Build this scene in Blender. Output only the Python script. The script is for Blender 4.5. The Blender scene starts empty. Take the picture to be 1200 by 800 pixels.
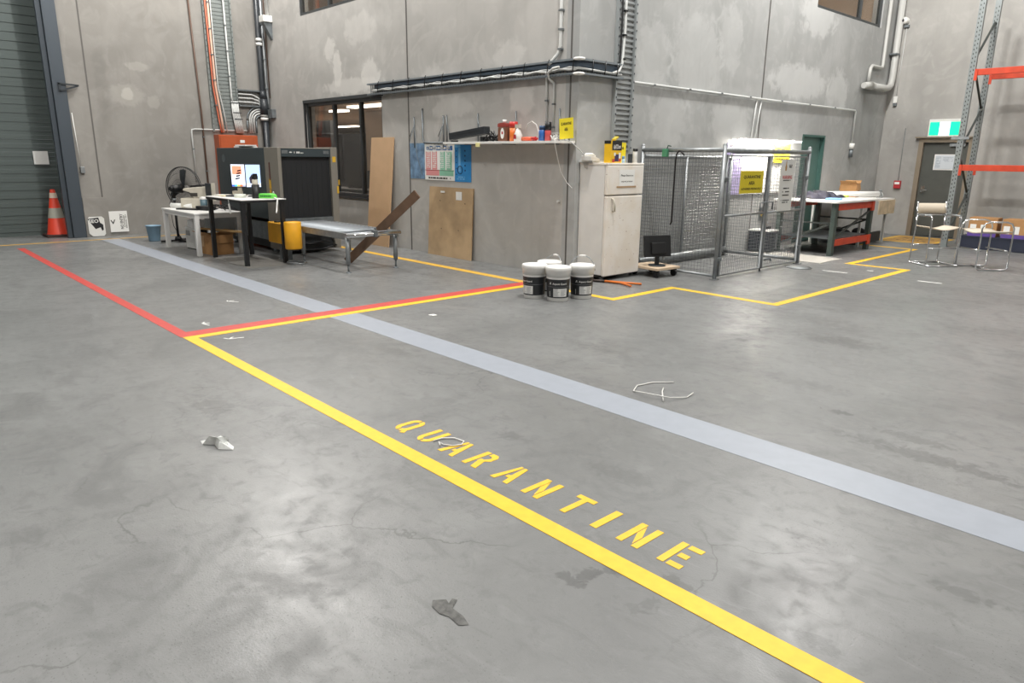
import bpy, bmesh, math, random
from mathutils import Vector, Matrix
random.seed(7)
sc = bpy.context.scene
COL = sc.collection
PI = math.pi

# ------------------------------------------------------------------ helpers
class MB:
    """collects shapes and links them as one mesh object"""
    def __init__(s):
        s.bm = bmesh.new(); s.m = 0; s.xf = None; s.smooth_faces = []
    def v(s, p):
        p = Vector(p)
        return s.bm.verts.new(s.xf @ p if s.xf else p)
    def f(s, vs, smooth=False):
        try:
            fc = s.bm.faces.new(vs)
        except ValueError:
            return None
        fc.material_index = s.m; fc.smooth = smooth
        return fc
    def quad(s, *ps):
        return s.f([s.v(p) for p in ps])
    def box(s, x0, x1, y0, y1, z0, z1):
        vs = [s.v((x, y, z)) for x in (x0, x1) for y in (y0, y1) for z in (z0, z1)]
        for q in ((0,1,3,2),(4,6,7,5),(0,4,5,1),(2,3,7,6),(0,2,6,4),(1,5,7,3)):
            s.f([vs[i] for i in q])
    def cbox(s, c, d, rot=None):
        old = s.xf
        m = Matrix.Translation(Vector(c))
        if rot is not None: m = m @ rot.to_4x4()
        s.xf = (old @ m) if old else m
        x, y, z = d[0]/2, d[1]/2, d[2]/2
        s.box(-x, x, -y, y, -z, z); s.xf = old
    def bar(s, a, b, w, h=None, up=(0,0,1)):
        """rectangular bar from a to b"""
        a = Vector(a); b = Vector(b); d = b-a; L = d.length; d.normalize()
        upv = Vector(up)
        if abs(d.dot(upv)) > .98: upv = Vector((1,0,0))
        x = d.cross(upv).normalized(); y = x.cross(d).normalized()
        m = Matrix((x, d, y)).transposed()
        s.cbox((a+b)/2, (w, L, h or w), m)
    def cyl(s, p0, p1, r0, r1=None, seg=12, caps=True, smooth=True):
        p0 = Vector(p0); p1 = Vector(p1); r1 = r0 if r1 is None else r1
        d = (p1-p0).normalized()
        a = Vector((0,0,1)) if abs(d.z) < .95 else Vector((1,0,0))
        x = d.cross(a).normalized(); y = d.cross(x)
        ra, rb = [], []
        for i in range(seg):
            t = 2*PI*i/seg; o = x*math.cos(t)+y*math.sin(t)
            ra.append(s.v(p0+o*r0)); rb.append(s.v(p1+o*r1))
        for i in range(seg):
            j = (i+1) % seg
            s.f([ra[i], ra[j], rb[j], rb[i]], smooth)
        if caps: s.f(ra[::-1]); s.f(rb)
    def tube(s, pts, r, seg=8, closed=False):
        pts = [Vector(p) for p in pts]; n = len(pts); rings = []
        prev = None
        for i, p in enumerate(pts):
            if closed: d = pts[(i+1) % n]-pts[i-1]
            else: d = pts[min(i+1, n-1)]-pts[max(i-1, 0)]
            d.normalize()
            if prev is None:
                a = Vector((0,0,1)) if abs(d.z) < .9 else Vector((1,0,0))
                x = d.cross(a).normalized()
            else:
                x = prev-d*prev.dot(d)
                if x.length < 1e-5: x = d.orthogonal()
                x.normalize()
            prev = x; y = d.cross(x)
            rings.append([s.v(p+(x*math.cos(2*PI*k/seg)+y*math.sin(2*PI*k/seg))*r) for k in range(seg)])
        for i in range(n if closed else n-1):
            A = rings[i]; B = rings[(i+1) % n]
            for k in range(seg):
                l = (k+1) % seg
                s.f([A[k], A[l], B[l], B[k]], True)
        if not closed: s.f(rings[0][::-1]); s.f(rings[-1])
    def lathe(s, prof, c=(0,0,0), seg=24, smooth=True):
        c = Vector(c); rings = []
        for r, z in prof:
            if r < 1e-6: rings.append([s.v(c+Vector((0,0,z)))])
            else: rings.append([s.v(c+Vector((r*math.cos(2*PI*k/seg), r*math.sin(2*PI*k/seg), z))) for k in range(seg)])
        for A, B in zip(rings, rings[1:]):
            for k in range(seg):
                l = (k+1) % seg
                if len(A) == 1 and len(B) == 1: continue
                if len(A) == 1: s.f([A[0], B[l], B[k]], smooth)
                elif len(B) == 1: s.f([A[k], A[l], B[0]], smooth)
                else: s.f([A[k], A[l], B[l], B[k]], smooth)
    def prism(s, pts, o, xd, yd, depth):
        """2-D outline (pts) in the plane o + u*xd + v*yd, extruded along xd x yd by depth"""
        o = Vector(o); xd = Vector(xd); yd = Vector(yd); n = xd.cross(yd).normalized()*depth
        A = [s.v(o+xd*u+yd*w) for u, w in pts]; B = [s.v(o+xd*u+yd*w+n) for u, w in pts]
        s.f(A[::-1]); s.f(B); k = len(pts)
        for i in range(k): s.f([A[i], A[(i+1) % k], B[(i+1) % k], B[i]])
    def flat(s, pts, o, xd, yd):
        o = Vector(o); xd = Vector(xd); yd = Vector(yd)
        s.f([s.v(o+xd*u+yd*w) for u, w in pts])
    def ball(s, c, r, seg=12, rings=8, sc_=(1,1,1)):
        c = Vector(c); R = []
        for i in range(rings+1):
            t = PI*i/rings; z = math.cos(t)*r*sc_[2]; q = math.sin(t)*r
            if i in (0, rings): R.append([s.v(c+Vector((0,0,z)))])
            else: R.append([s.v(c+Vector((q*sc_[0]*math.cos(2*PI*k/seg), q*sc_[1]*math.sin(2*PI*k/seg), z))) for k in range(seg)])
        for A, B in zip(R, R[1:]):
            for k in range(seg):
                l = (k+1) % seg
                if len(A) == 1: s.f([A[0], B[k], B[l]], True)
                elif len(B) == 1: s.f([A[l], A[k], B[0]], True)
                else: s.f([A[l], A[k], B[k], B[l]], True)
    def build(s, name, mat, parent=None, loc=None, rz=0, bevel=0, bseg=2, label=None, keep=False):
        if not keep: bmesh.ops.recalc_face_normals(s.bm, faces=s.bm.faces[:])
        me = bpy.data.meshes.new(name); s.bm.to_mesh(me); s.bm.free()
        for m in (mat if isinstance(mat, (list, tuple)) else [mat]): me.materials.append(m)
        o = bpy.data.objects.new(name, me); COL.objects.link(o)
        if parent: o.parent = parent
        if loc: o.location = loc
        o.rotation_euler.z = rz
        if bevel:
            b = o.modifiers.new('bevel', 'BEVEL'); b.width = bevel; b.segments = bseg; b.limit_method = 'ANGLE'; b.angle_limit = .7
        if label: o['label'] = label
        return o

def tag(o, label, cat, group=None):
    o['label'] = label; o['category'] = cat
    if group: o['group'] = group
    return o
def thing(name, label, cat, loc=(0,0,0), rz=0, group=None):
    o = bpy.data.objects.new(name, None); o.empty_display_size = .1; COL.objects.link(o)
    o.location = loc; o.rotation_euler.z = rz
    return tag(o, label, cat, group)
def struct(o, label=None):
    o['kind'] = 'structure'
    if label: o['label'] = label
    return o
def copy_tree(src, parent=None, **kw):
    c = src.copy(); COL.objects.link(c)
    if parent: c.parent = parent
    for k, v in kw.items(): setattr(c, k, v)
    for ch in list(src.children): copy_tree(ch, c)
    return c

_tc = {}
def glyphs(t):
    if t in _tc: return _tc[t]
    cu = bpy.data.curves.new('writing', 'FONT'); cu.body = t; cu.size = 1; cu.resolution_u = 2; cu.offset = .022
    ob = bpy.data.objects.new('writing', cu)
    me = bpy.data.meshes.new_from_object(ob)
    vs = [v.co.copy() for v in me.vertices]; fs = [list(p.vertices) for p in me.polygons]
    bpy.data.objects.remove(ob); bpy.data.curves.remove(cu); bpy.data.meshes.remove(me)
    _tc[t] = (vs, fs); return vs, fs
def text(mb, t, c, xd, yd, w, h):
    """writing t centred on c, w wide and h high"""
    vs, fs = glyphs(t)
    xs = [v.x for v in vs]; ys = [v.y for v in vs]
    x0, x1, y0, y1 = min(xs), max(xs), min(ys), max(ys)
    c = Vector(c); xd = Vector(xd); yd = Vector(yd)
    nv = [mb.v(c+xd*((v.x-x0)/(x1-x0)-.5)*w+yd*((v.y-y0)/(y1-y0)-.5)*h) for v in vs]
    for f in fs: mb.f([nv[i] for i in f])
def lines(mb, c, xd, yd, w, h, n, fill=.5, rnd=None):
    """n rows of small unreadable print filling w x h around c"""
    r = rnd or random.Random(3); c = Vector(c); xd = Vector(xd); yd = Vector(yd)
    rh = h/n
    for i in range(n):
        yy = h/2-(i+.5)*rh; x = -w/2
        while x < w/2-.004:
            l = min(r.uniform(.05, .16)*w, w/2-x)
            if r.random() < .88:
                mb.flat([(x, yy-rh*fill/2), (x+l*.82, yy-rh*fill/2), (x+l*.82, yy+rh*fill/2), (x, yy+rh*fill/2)], c, xd, yd)
            x += l

# ------------------------------------------------------------------ materials
def lin(c):
    return tuple((x/12.92 if x <= .04045 else ((x+.055)/1.055)**2.4) for x in c)
def rgb(r, g, b): return lin((r/255, g/255, b/255))+(1,)
_mc = {}
def M(name, c, rough=.5, metal=0, emit=0, var=0, vscale=8, spec=.5, bump=0, bscale=60, alpha=None, trans=0):
    """principled material with a little procedural variation"""
    if name in _mc: return _mc[name]
    m = bpy.data.materials.new(name); m.use_nodes = True; nt = m.node_tree; N = nt.nodes; L = nt.links
    b = N['Principled BSDF']; b.inputs['Roughness'].default_value = rough; b.inputs['Metallic'].default_value = metal
    b.inputs['Specular IOR Level'].default_value = spec
    c4 = rgb(*c); b.inputs['Base Color'].default_value = c4
    tc = N.new('ShaderNodeTexCoord')
    if var:
        no = N.new('ShaderNodeTexNoise'); no.inputs['Scale'].default_value = vscale; no.inputs['Detail'].default_value = 5
        L.new(tc.outputs['Object'], no.inputs['Vector'])
        mx = N.new('ShaderNodeMix'); mx.data_type = 'RGBA'
        mx.inputs[6].default_value = tuple(x*(1-var) for x in c4[:3])+(1,); mx.inputs[7].default_value = tuple(min(1, x*(1+var)) for x in c4[:3])+(1,)
        rp = N.new('ShaderNodeMapRange'); rp.inputs[1].default_value = .35; rp.inputs[2].default_value = .65
        L.new(no.outputs['Fac'], rp.inputs[0]); L.new(rp.outputs[0], mx.inputs[0]); L.new(mx.outputs[2], b.inputs['Base Color'])
    if bump:
        n2 = N.new('ShaderNodeTexNoise'); n2.inputs['Scale'].default_value = bscale
        L.new(tc.outputs['Object'], n2.inputs['Vector'])
        bp = N.new('ShaderNodeBump'); bp.inputs['Strength'].default_value = bump; bp.inputs['Distance'].default_value = .01
        L.new(n2.outputs['Fac'], bp.inputs['Height']); L.new(bp.outputs[0], b.inputs['Normal'])
    if emit:
        b.inputs['Emission Color'].default_value = c4; b.inputs['Emission Strength'].default_value = emit
    if trans: b.inputs['Transmission Weight'].default_value = trans
    if alpha is not None: b.inputs['Alpha'].default_value = alpha
    _mc[name] = m; return m

def math_node(nt, op, a, b=None, c=None):
    n = nt.nodes.new('ShaderNodeMath'); n.operation = op
    for i, x in enumerate((a, b, c)):
        if x is None: continue
        if isinstance(x, (int, float)): n.inputs[i].default_value = x
        else: nt.links.new(x, n.inputs[i])
    return n.outputs[0]
def mix_col(nt, fac, a, b, mode='MIX'):
    n = nt.nodes.new('ShaderNodeMix'); n.data_type = 'RGBA'; n.blend_type = mode
    for i, x in ((0, fac), (6, a), (7, b)):
        if isinstance(x, (int, float, tuple)): n.inputs[i].default_value = x
        else: nt.links.new(x, n.inputs[i])
    return n.outputs[2]
def noise(nt, vec, scale, detail=4, dist=0, rough=.5):
    n = nt.nodes.new('ShaderNodeTexNoise'); n.inputs['Scale'].default_value = scale
    n.inputs['Detail'].default_value = detail; n.inputs['Distortion'].default_value = dist; n.inputs['Roughness'].default_value = rough
    nt.links.new(vec, n.inputs['Vector']); return n.outputs['Fac']
def ramp(nt, x, a, b, lo=0., hi=1.):
    n = nt.nodes.new('ShaderNodeMapRange'); n.interpolation_type = 'SMOOTHSTEP'
    n.inputs[1].default_value = a; n.inputs[2].default_value = b; n.inputs[3].default_value = lo; n.inputs[4].default_value = hi
    nt.links.new(x, n.inputs[0]); return n.outputs[0]
def scaled(nt, vec, s, loc=(0,0,0)):
    n = nt.nodes.new('ShaderNodeMapping'); n.inputs['Scale'].default_value = s; n.inputs['Location'].default_value = loc
    nt.links.new(vec, n.inputs['Vector']); return n.outputs[0]
def spot(nt, vec, c, r, soft=.5, wob=None, amp=1.6):
    """1 inside the ellipsoid centre c, radii r, falling to 0; edge made ragged by wob"""
    n = nt.nodes.new('ShaderNodeMapping'); n.vector_type = 'POINT'
    n.inputs['Location'].default_value = tuple(-a/b for a, b in zip(c, r)); n.inputs['Scale'].default_value = tuple(1/b for b in r)
    nt.links.new(vec, n.inputs['Vector'])
    l = nt.nodes.new('ShaderNodeVectorMath'); l.operation = 'LENGTH'; nt.links.new(n.outputs[0], l.inputs[0])
    d = l.outputs['Value']
    if wob is not None: d = math_node(nt, 'ADD', d, math_node(nt, 'MULTIPLY_ADD', wob, amp, -amp/2))
    return ramp(nt, d, 1-soft*.5, 1+soft*.5, 1, 0)

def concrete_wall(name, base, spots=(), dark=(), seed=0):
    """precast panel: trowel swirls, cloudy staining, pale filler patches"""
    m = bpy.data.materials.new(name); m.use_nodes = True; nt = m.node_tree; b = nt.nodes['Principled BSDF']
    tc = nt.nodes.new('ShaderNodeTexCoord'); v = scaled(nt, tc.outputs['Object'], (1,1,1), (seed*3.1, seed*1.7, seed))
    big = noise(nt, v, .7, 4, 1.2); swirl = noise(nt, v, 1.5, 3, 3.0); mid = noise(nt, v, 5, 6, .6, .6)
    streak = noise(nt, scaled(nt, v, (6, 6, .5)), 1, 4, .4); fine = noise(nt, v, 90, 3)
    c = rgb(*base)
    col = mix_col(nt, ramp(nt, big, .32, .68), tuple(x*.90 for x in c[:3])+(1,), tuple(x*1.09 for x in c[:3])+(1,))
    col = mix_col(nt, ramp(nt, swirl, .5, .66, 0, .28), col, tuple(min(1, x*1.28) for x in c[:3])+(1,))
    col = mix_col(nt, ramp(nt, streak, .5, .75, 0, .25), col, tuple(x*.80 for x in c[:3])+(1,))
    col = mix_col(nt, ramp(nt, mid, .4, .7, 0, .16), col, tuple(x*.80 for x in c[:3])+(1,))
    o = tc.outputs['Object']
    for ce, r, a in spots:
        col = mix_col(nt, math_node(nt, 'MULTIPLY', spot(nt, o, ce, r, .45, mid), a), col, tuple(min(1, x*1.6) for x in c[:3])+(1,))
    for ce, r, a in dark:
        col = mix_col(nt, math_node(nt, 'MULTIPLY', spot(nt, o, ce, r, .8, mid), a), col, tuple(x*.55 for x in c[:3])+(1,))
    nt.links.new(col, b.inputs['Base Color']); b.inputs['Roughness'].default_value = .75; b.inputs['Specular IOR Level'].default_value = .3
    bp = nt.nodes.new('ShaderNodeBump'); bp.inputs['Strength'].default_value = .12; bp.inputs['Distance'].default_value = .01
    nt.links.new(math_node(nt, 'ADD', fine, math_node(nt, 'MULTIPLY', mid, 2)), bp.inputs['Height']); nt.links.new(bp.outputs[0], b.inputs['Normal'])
    return m

def concrete_floor():
    m = bpy.data.materials.new('power-floated concrete'); m.use_nodes = True; nt = m.node_tree; b = nt.nodes['Principled BSDF']
    tc = nt.nodes.new('ShaderNodeTexCoord'); o = tc.outputs['Object']
    big = noise(nt, o, .45, 5, .8); mid = noise(nt, o, 1.7, 6, 1.2, .6); fin = noise(nt, o, 9, 8, .6, .65); pit = noise(nt, o, 110, 4, 0, .6); scuff = noise(nt, scaled(nt, o, (3.2, 11, 1)), 1, 6, .9, .6)
    c = rgb(*FLOOR_C)
    k = lambda s: tuple(min(1, x*s) for x in c[:3])+(1,)
    col = mix_col(nt, ramp(nt, big, .3, .7), k(.84), k(1.10))
    col = mix_col(nt, ramp(nt, mid, .46, .70, 0, .7), col, k(.68))
    col = mix_col(nt, ramp(nt, mid, .28, .44, .55, 0), col, k(1.28))
    col = mix_col(nt, ramp(nt, fin, .50, .72, 0, .6), col, k(.66))
    col = mix_col(nt, ramp(nt, scuff, .53, .70, 0, .5), col, k(.70))
    col = mix_col(nt, ramp(nt, scuff, .30, .42, .35, 0), col, k(1.22))
    # pitting, heavier in the worn zones by the front
    worn = ramp(nt, noise(nt, o, .8, 3, .5), .42, .6)
    col = mix_col(nt, math_node(nt, 'MULTIPLY', ramp(nt, pit, .60, .68), math_node(nt, 'MULTIPLY_ADD', worn, .6, .15)), col, k(.42))
    # hairline cracks
    wv = nt.nodes.new('ShaderNodeVectorMath'); wv.operation = 'ADD'
    nc = nt.nodes.new('ShaderNodeTexNoise'); nc.inputs['Scale'].default_value = 2.5; nc.inputs['Detail'].default_value = 6; nt.links.new(o, nc.inputs['Vector'])
    sv = nt.nodes.new('ShaderNodeVectorMath'); sv.operation = 'SCALE'; sv.inputs['Scale'].default_value = .5; nt.links.new(nc.outputs['Color'], sv.inputs[0])
    nt.links.new(o, wv.inputs[0]); nt.links.new(sv.outputs[0], wv.inputs[1])
    vo = nt.nodes.new('ShaderNodeTexVoronoi'); vo.feature = 'DISTANCE_TO_EDGE'; vo.inputs['Scale'].default_value = .85; nt.links.new(wv.outputs[0], vo.inputs['Vector'])
    cr = math_node(nt, 'MULTIPLY', ramp(nt, vo.outputs['Distance'], .001, .006, 1, 0), ramp(nt, noise(nt, o, 1.1, 2), .5, .62))
    col = mix_col(nt, math_node(nt, 'MULTIPLY', cr, .55), col, k(.4))
    # stains that lie on the slab (centre, radii, strength), edges broken up by noise
    wob = noise(nt, o, 14, 5, .8, .6)
    for ce, r, a in (((-1.60,1.925,0),(.035,.065,1),.75),((-1.635,1.84,0),(.075,.028,1),.7),((-1.575,2.0,0),(.03,.05,1),.6),((-1.53,2.06,0),(.03,.06,1),.5),((-1.36,2.145,0),(.03,.03,1),.65),((-1.30,2.14,0),(.05,.022,1),.65),
                     ((-1.32,1.945,0),(.03,.05,1),.45),((-1.36,1.885,0),(.05,.025,1),.35),((-1.745,4.57,0),(.085,.035,1),1.0),((-2.545,6.48,0),(.40,.16,1),.5),((-2.87,2.68,0),(.10,.05,1),.35),
                     ((-4.55,1.55,0),(.20,.10,1),.4),((-1.10,4.2,0),(.40,.07,1),.55),((-1.25,4.45,0),(.2,.05,1),.45),((-3.4,7.2,0),(.8,.25,1),.3),((-.55,2.9,0),(.12,.03,1),.5),
                     ((-3.9,4.6,0),(.30,.08,1),.35),((-.35,3.15,0),(.06,.015,1),.7),((-2.5,1.0,0),(.2,.1,1),.25),((-2.2,5.0,0),(.3,.08,1),.35),((-4.9,3.2,0),(.22,.08,1),.3),((-2.1,2.75,0),(.2,.07,1),.3),((-.8,2.2,0),(.10,.03,1),.4)):
        col = mix_col(nt, math_node(nt, 'MULTIPLY', spot(nt, o, ce, r, .5, wob, 4.5), a), col, k(.50))
    nt.links.new(col, b.inputs['Base Color'])
    rg = math_node(nt, 'ADD', ramp(nt, mid, .3, .7, .28, .38), math_node(nt, 'MULTIPLY', ramp(nt, fin, .4, .7), .12))
    nt.links.new(rg, b.inputs['Roughness']); b.inputs['Specular IOR Level'].default_value = .45
    bp = nt.nodes.new('ShaderNodeBump'); bp.inputs['Strength'].default_value = .16; bp.inputs['Distance'].default_value = .006
    nt.links.new(math_node(nt, 'ADD', math_node(nt, 'MULTIPLY', pit, .8), math_node(nt, 'MULTIPLY', fin, .9)), bp.inputs['Height']); nt.links.new(bp.outputs[0], b.inputs['Normal'])
    return m
LAMPS = ((-13.5,6.1,8.0,1000),(-4.3,5.8,9.5,1900),(-5.2,12.6,7.2,750),(-12.0,0,8.6,520),(-5,.3,8.8,700),(3.5,5.5,10,600),(4.0,13.0,10,800),(3.0,-4,10,250))
EXPOSURE = 0.14
STRIP = 100
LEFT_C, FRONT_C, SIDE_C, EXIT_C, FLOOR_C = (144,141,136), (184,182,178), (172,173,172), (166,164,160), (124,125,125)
# ------------------------------------------------------------------ camera
FPX, PITCH, YAW, ROLL = 827.8, .254732, .821545, .011234
fw = Vector((-math.sin(YAW)*math.cos(PITCH), math.cos(YAW)*math.cos(PITCH), -math.sin(PITCH)))
rt = Vector((math.cos(YAW), math.sin(YAW), 0)); up = rt.cross(fw)
r2 = rt*math.cos(ROLL)+up*math.sin(ROLL); u2 = r2.cross(fw)
cam = bpy.data.cameras.new('camera'); cam.sensor_width = 36; cam.lens = FPX/1200*36; cam.clip_end = 200
co = bpy.data.objects.new('camera', cam); COL.objects.link(co)
co.matrix_world = Matrix(((r2.x, u2.x, -fw.x, 0), (r2.y, u2.y, -fw.y, 0), (r2.z, u2.z, -fw.z, 1.6), (0,0,0,1)))
sc.camera = co
TOCAM = Vector((.732, -.681, 0)); LAT = Vector((.681, .732, 0))   # level directions toward / across the viewer
YB, XC, XL, YR, ZC = 7.22, -6.555, -15.85, 17.49, 12.5

# ------------------------------------------------------------------ palette
m_floor = concrete_floor()
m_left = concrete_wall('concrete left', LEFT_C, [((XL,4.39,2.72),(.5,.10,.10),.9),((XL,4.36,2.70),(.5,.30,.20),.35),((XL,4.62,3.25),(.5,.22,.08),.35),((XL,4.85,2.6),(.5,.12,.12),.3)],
    [((XL,3.95,2.9),(.5,.12,.7),.25),((XL,4.9,1.0),(.5,.4,.5),.15)], 1)
m_front = concrete_wall('concrete block left', FRONT_C, [((-12.7,YB,3.2),(.16,.5,.32),.6),((-12.95,YB,3.55),(.2,.5,.2),.55),((-11.55,YB,2.98),(.3,.5,.3),.6),((-12.2,YB,2.85),(.9,.5,.14),.5),
    ((-11.85,YB,3.8),(.5,.5,.25),.3),((-9.7,YB,2.75),(.35,.5,.25),.35),((-9.2,YB,2.35),(.5,.5,.16),.35),((-7.6,YB,2.4),(.25,.5,.2),.4),((-7.9,YB,3.0),(.3,.5,.2),.3)],
    [((-9.4,YB,3.4),(1.0,.5,.5),.15)], 4)
m_right = concrete_wall('concrete block right', SIDE_C, [((XC,13.3,3.0),(.5,1.1,.28),.55),((XC,14.9,2.85),(.5,.5,.45),.5),((XC,13.8,4.2),(.5,.7,.35),.5),((XC,9.9,3.1),(.5,.7,.6),.3),((XC,10.8,3.5),(.5,.35,.5),.3),
    ((XC,9.3,2.2),(.5,.45,.4),.3),((XC,11.0,2.2),(.5,.6,.35),.35),((XC,8.8,3.0),(.5,.4,.5),.25)], [((XC,16.3,2.3),(.5,.7,.9),.5),((XC,14.4,2.35),(.5,.9,.4),.3),((XC,8.9,4.2),(.5,.6,.4),.25)], 9)
m_exit = concrete_wall('concrete exit wall', EXIT_C, [], [((-6.2,YR,1.2),(.5,.5,1.0),.3),((-5.9,YR,2.0),(.4,.5,.3),.2)], 6)
m_plain = concrete_wall('concrete plain', (140, 138, 134), [], [], 12)
m_ceil = M('ceiling sheet', (170,170,168), .7)
m_seal = M('joint sealant', (96,93,90), .7)
m_black = M('black plastic', (22,23,25), .45)
m_dark = M('charcoal metal', (52,57,62), .4, .2)
m_galv = M('galvanised steel', (150,154,156), .42, .6, var=.12, vscale=12)
m_galvd = M('dull galvanised steel', (118,124,127), .5, .5, var=.15, vscale=12)
m_white = M('white paint', (232,231,228), .35)
m_wplas = M('white plastic', (226,226,222), .4)
m_paper = M('paper', (236,236,233), .8)
m_beige = M('aged beige plastic', (196,190,176), .5, var=.05)
m_yel = M('yellow line paint', (238,190,46), .5, var=.05, vscale=20)
m_yelfar = M('yellow tape', (220,174,66), .5, var=.08, vscale=14)
m_red = M('red line paint', (192,72,66), .5, var=.06, vscale=16)
m_greyl = M('grey line paint', (152,158,168), .42, var=.03, vscale=10)
m_ysign = M('yellow sign sheet', (240,220,48), .45)
m_ysign2 = M('yellow sign board', (206,188,30), .45)
m_ink = M('black print', (26,26,24), .6)
m_redink = M('red print', (176,50,58), .6)
m_chrome = M('chrome', (214,216,218), .12, 1)
m_card = M('cardboard', (178,134,88), .8, var=.08, vscale=5)
m_cond = M('grey conduit', (206,208,206), .4)
m_orange = M('orange enamel', (180,88,52), .4, var=.05)
m_rorange = M('pallet rack orange', (196,66,38), .45, var=.1)
m_rgreen = M('rack upright dark green', (68,80,76), .5, .1, var=.1)
m_grid = M('cage wire', (128,132,133), .45, .6)

# ------------------------------------------------------------------ room shell
def wall(name, mat, axis, plane, a0, a1, z0, z1, holes=(), depth=.22):
    """slab wall on the plane axis = plane; holes are (a0, a1, z0, z1)"""
    mb = MB(); A = sorted({a0, a1, *[h[0] for h in holes], *[h[1] for h in holes]}); Z = sorted({z0, z1, *[h[2] for h in holes], *[h[3] for h in holes]})
    lo, hi = sorted((plane, plane+depth))
    P = lambda a, z, d: (d, a, z) if axis == 'x' else (a, d, z)
    for i in range(len(A)-1):
        for k in range(len(Z)-1):
            ca, cz = (A[i]+A[i+1])/2, (Z[k]+Z[k+1])/2
            if any(h[0] < ca < h[1] and h[2] < cz < h[3] for h in holes): continue
            for d in (lo, hi): mb.quad(P(A[i],Z[k],d), P(A[i+1],Z[k],d), P(A[i+1],Z[k+1],d), P(A[i],Z[k+1],d))
    for h in list(holes)+[(a0,a1,z0,z1)]:
        mb.quad(P(h[0],h[2],lo), P(h[0],h[3],lo), P(h[0],h[3],hi), P(h[0],h[2],hi)); mb.quad(P(h[1],h[2],lo), P(h[1],h[3],lo), P(h[1],h[3],hi), P(h[1],h[2],hi))
        mb.quad(P(h[0],h[3],lo), P(h[1],h[3],lo), P(h[1],h[3],hi), P(h[0],h[3],hi)); mb.quad(P(h[0],h[2],lo), P(h[1],h[2],lo), P(h[1],h[2],hi), P(h[0],h[2],hi))
    bmesh.ops.remove_doubles(mb.bm, verts=mb.bm.verts[:], dist=1e-5)
    return struct(mb.build(name, mat))
mb = MB(); mb.quad((-20,-10,0),(9,-10,0),(9,20,0),(-20,20,0)); struct(mb.build('floor', m_floor))
mb = MB(); mb.box(-20,9,-10,20,ZC,ZC+.1); struct(mb.build('ceiling', m_ceil))
W1 = (-14.08,-11.21,.84,2.62); W2 = (-14.11,-11.2,4.27,6.0); W3 = (13.66,16.66,4.33,6.0); D1 = (13.63,14.60,0,2.09)
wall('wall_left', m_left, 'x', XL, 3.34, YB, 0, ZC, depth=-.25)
wall('wall_roller', m_plain, 'x', XL, -10, -1.6, 0, ZC, depth=-.25)
wall('wall_above_roller', m_plain, 'x', XL, -1.6, 3.34, 5.6, ZC, depth=-.25)
wall('wall_front', m_front, 'y', YB, XL-.25, XC-.22, 0, ZC, [W1, W2])
wall('wall_side', m_right, 'x', XC, YB, YR, 0, ZC, [W3, D1], depth=-.22)
D2 = (-5.70,-4.74,0,2.06)
wall('wall_right', m_exit, 'y', YR, XC-.22, 9, 0, ZC, [D2])
wall('wall_back', m_plain, 'y', -10, -20, 9, 0, ZC, depth=-.2)
wall('wall_east', m_plain, 'x', 9, -10, 20, 0, ZC, depth=.2)
n_tr = [0]
def trim(mat, *b, label=None, bevel=0):
    n_tr[0] += 1; mb = MB(); mb.box(*b); return struct(mb.build(f'trim_{n_tr[0]}', mat, bevel=bevel), label)
trim(m_seal, XL, XL+.004, 3.69, 3.715, .76, ZC, label='dark panel joint'); trim(m_seal, XL, XL+.004, 5.70, 5.712, 4.6, ZC)
trim(m_left, XL, XL+.035, 3.345, 3.77, 0, .755, label='pale patched pier foot')
trim(m_seal, -10.405, -10.375, YB-.004, YB, 0, ZC, label='panel joint left of the pin board'); trim(m_seal, -6.70, -6.675, YB-.004, YB, 0, ZC, label='panel joint by the corner')
trim(m_seal, XC, XC+.004, 11.93, 11.965, 0, ZC, label='panel joint'); trim(m_seal, -6.75, -6.73, YR-.004, YR, 0, ZC)
# steel guide column of the roller door, roller curtain
mb = MB(); mb.box(XL-.1, XL+.06, 3.115, 3.335, 0, ZC); mb.box(XL-.1, XL+.0, 3.03, 3.114, 0, ZC)
struct(mb.build('trim_column', M('blue grey steel', (70,78,86), .45, .2), bevel=.006), 'blue grey steel guide column of the roller door')
mb = MB()
for i in range(75): mb.box(-16.78, -16.755+.015*(i % 2), -1.9, 3.3, i*.08, i*.08+.078)
struct(mb.build('door_3', M('roller shutter', (96,106,104), .45, .3)), 'grey green roller shutter beyond the guide column')
mb = MB(); mb.box(-16.72,-16.70,2.80,3.05,1.37,1.62); tag(mb.build('notice', m_paper), 'white notice on the roller shutter above the traffic cone', 'notice')

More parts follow.
